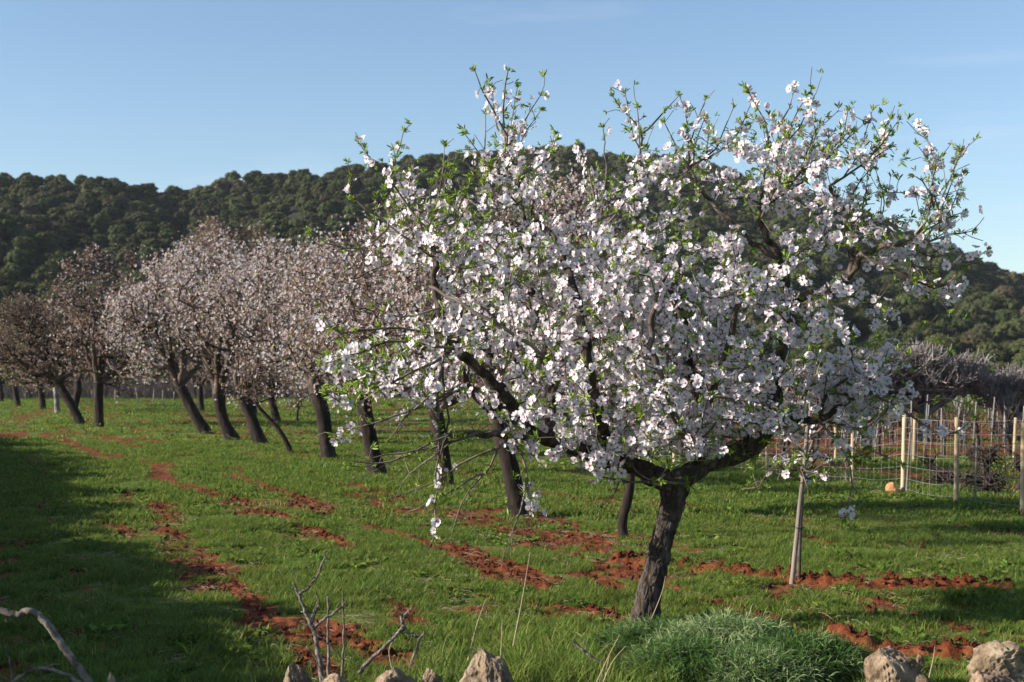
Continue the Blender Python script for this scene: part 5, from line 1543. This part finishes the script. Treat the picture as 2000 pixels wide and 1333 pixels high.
vine('dark gnarled grapevine beside the thin dark stake', 1918, 952, 0.62, 0.35, 1, canes=34)
vine('dark gnarled grapevine near the right edge', 1985, 958, 0.5, 0.28, 2, canes=22)
vine('thin dark vine stump leaning left of a fence post', 1822, 938, 0.5, 0.12, 3, canes=4)
vine('squat dark vine on the grass right of the fence post', 1945, 965, 0.22, 0.4, 4, canes=34)
vine('low dark vine lying in front of the vineyard', 1850, 950, 0.16, 0.35, 5, canes=24)
vm = []
# vineyard rows: stakes and dry vines
mb = MB(); tube(mb, [(0, 0, -0.05), (0.0, 0, 0.5), (0.01, 0, 1.0)], [0.012, 0.012, 0.010], 5, cap=True); stake_me = mb.mesh('vine_stake', M['grey_stake'])
mb = MB(); r_ = np.random.default_rng(9)
tube(mb, catmull([(0, 0, -0.05), (0.05, 0, 0.25), (-0.02, 0, 0.5)], 8), np.linspace(0.04, 0.03, 8), 6)
for q in range(14):
    e = np.array([r_.normal() * 0.30, r_.normal() * 0.2, 0.55 + 0.45 * r_.random()]); tube(mb, catmull([(-0.02, 0, 0.45), e * 0.6 + [0, 0, .12], e], 6), np.linspace(0.012, 0.006, 6), 3)
row_me = mb.mesh('row_vine', M['vine']); mb2 = mb
ns = 0
for rr_ in range(11):
    yy = 28.5 + rr_ * 1.9 + 0.12 * rr_ ** 1.6
    xx = 0.9 + 0.3 * rng.random() + (yy - 28) * 0.03
    while xx < yy * 0.40:
        o = bpy.data.objects.new('vine_stake', stake_me); COL.objects.link(o)
        o.location = (xx, yy + 0.1 * rng.normal(), 0); o.scale = (1, 1, 0.75 + 0.5 * rng.random()); o.rotation_euler = (0.06 * rng.normal(), 0.07 * rng.normal(), 0)
        tag(o, 'thin grey stake in the front rows of the dry vineyard' if rr_ < 3 else 'thin grey stake in the farther rows of the dry vineyard', 'vine stake', 'stakes in the vineyard')
        if rng.random() < 0.9:
            o = bpy.data.objects.new('row_vine', row_me); COL.objects.link(o); o.location = (xx + 0.1, yy, 0); o.rotation_euler = (0, 0, rng.random() * 6.28); s = 0.8 + 0.35 * rng.random(); o.scale = (s, s, s * 1.0)
            tag(o, 'leafless dark vine in the front rows of the vineyard' if rr_ < 3 else 'leafless dark vine in the farther rows of the vineyard', 'grapevine', 'vines in the vineyard rows')
        ns += 1
        xx += 0.55 + 0.35 * rng.random() + 0.03 * rr_
print('vineyard stakes', ns)
# yellow wildflowers
mb = MB(); n = 160; c = G(1995, 932)
pos = c + np.stack([rng.normal(size=n) * 0.45, rng.normal(size=n) * 0.3, 0.05 + 0.2 * rng.random(n)], -1)
place(mb, FARF[0], pos, basis(nrm(rng.normal(size=(n, 3)) + [0, 0, 1])), 0.03 + 0.01 * rng.random(n), 0, rng.random(n))
for p in pos[::2]: tube(mb, [(p[0], p[1], 0), p], 0.003, 3, m=1)
o = mb.build('yellow_wildflowers', [M['yellow'], M['grass']], loc=(c[0], c[1], 0)); tag(o, 'patch of small yellow wildflowers in the grass at the right', 'wildflowers', kind='stuff')

# ------------------------------------------------------------------ dry vineyard and fence at the far end of the field
mb = MB(); n = 5200
x = rng.uniform(-62, 14, n); y = 100 + 0.10 * x + rng.random(n) * 9
h = 0.9 + 0.8 * rng.random(n)
b0 = np.stack([x, y, np.full(n, -0.05)], -1); t0 = b0 + np.stack([rng.normal(size=n) * 0.25, rng.normal(size=n) * 0.1, h], -1)
sd = np.array([0.035, 0, 0])
V = np.stack([b0 - sd, b0 + sd, t0 + sd * 0.5, t0 - sd * 0.5], 1).reshape(-1, 3)
mb.add(V, None, (np.arange(n) * 4)[:, None] + np.array([[0, 1, 2, 3]]))
V2 = np.stack([b0 - sd[[1, 0, 2]], b0 + sd[[1, 0, 2]], t0 + sd[[1, 0, 2]] * 0.5, t0 - sd[[1, 0, 2]] * 0.5], 1).reshape(-1, 3)
mb.add(V2, None, (np.arange(n) * 4)[:, None] + np.array([[0, 1, 2, 3]]))
o = mb.build('dry_undergrowth', M['dry_vine']); tag(o, 'dry brown vines and scrub along the far end of the field', 'scrub', kind='stuff')
root = None
for k, (x, by, ty, ln) in enumerate([(270, 787, 757, -5), (299, 788, 760, 2), (318, 789, 762, 0), (340, 790, 765, 0), (225, 786, 760, 0), (180, 785, 760, 0), (50, 783, 758, 0)]):
    b_ = P(x, by, D(by)); t_ = P(x + ln, ty, D(by))
    if root is None:
        root = thing('far_fence', 'row of thin whitish posts at the far end of the field', 'fence', (b_[0], b_[1], 0)); root['_o'] = [float(b_[0]), float(b_[1]), 0.0]
    mb = MB(); b_[2] = -0.05; tube(mb, [b_, t_], 0.035, 6, cap=True); mb.build('post', M['bare_twig'], root)

# belt of dark shrubs and olive bushes at the foot of the hill
bush = []
for k in range(3):
    mb = pine_crown(900 + k, 10, 900); bush.append(mb.mesh('bush_crown', M['pine']))
for k in range(120):
    a = rng.uniform(R(-21), R(21)); r_ = rng.uniform(120, 172)
    o = bpy.data.objects.new('evergreen_shrub', bush[k % 3]); COL.objects.link(o); s = 1.9 + 1.6 * rng.random()
    o.location = (r_ * math.sin(a), r_ * math.cos(a), -0.5 * s); o.scale = (s * 1.2, s * 1.2, s); o.rotation_euler = (0, 0, rng.random() * 6.28)
    tag(o, 'dark rounded evergreen shrub at the foot of the hill', 'shrub', 'evergreen shrubs at the foot of the hill')

# thin air haze between the camera and the hill
hb = MB()
bx0, bx1, by0, by1, bz0, bz1 = -900, 900, -60, 1200, -5, 118
hb.add([(bx0, by0, bz0), (bx1, by0, bz0), (bx1, by1, bz0), (bx0, by1, bz0), (bx0, by0, bz1), (bx1, by0, bz1), (bx1, by1, bz1), (bx0, by1, bz1)], None,
       [[0, 3, 2, 1], [4, 5, 6, 7], [0, 1, 5, 4], [1, 2, 6, 5], [2, 3, 7, 6], [3, 0, 4, 7]])
hzm = bpy.data.materials.new('air_haze'); hzm.use_nodes = True; hn = hzm.node_tree; hn.nodes.clear()
pv = hn.nodes.new('ShaderNodeVolumePrincipled'); pv.inputs['Color'].default_value = (0.80, 0.88, 1.0, 1); pv.inputs['Density'].default_value = HAZE
hn.links.new(pv.outputs[0], hn.nodes.new('ShaderNodeOutputMaterial').inputs['Volume'])
if HAZE > 0:
    o = hb.build('haze', hzm, smooth_=False); tag(o, 'thin bluish air haze over the fields and hill', 'haze', kind='stuff')

for o in bpy.data.objects:
    if '_o' in o.keys(): del o['_o']
tot = 0
print('objects', len(sc.objects))
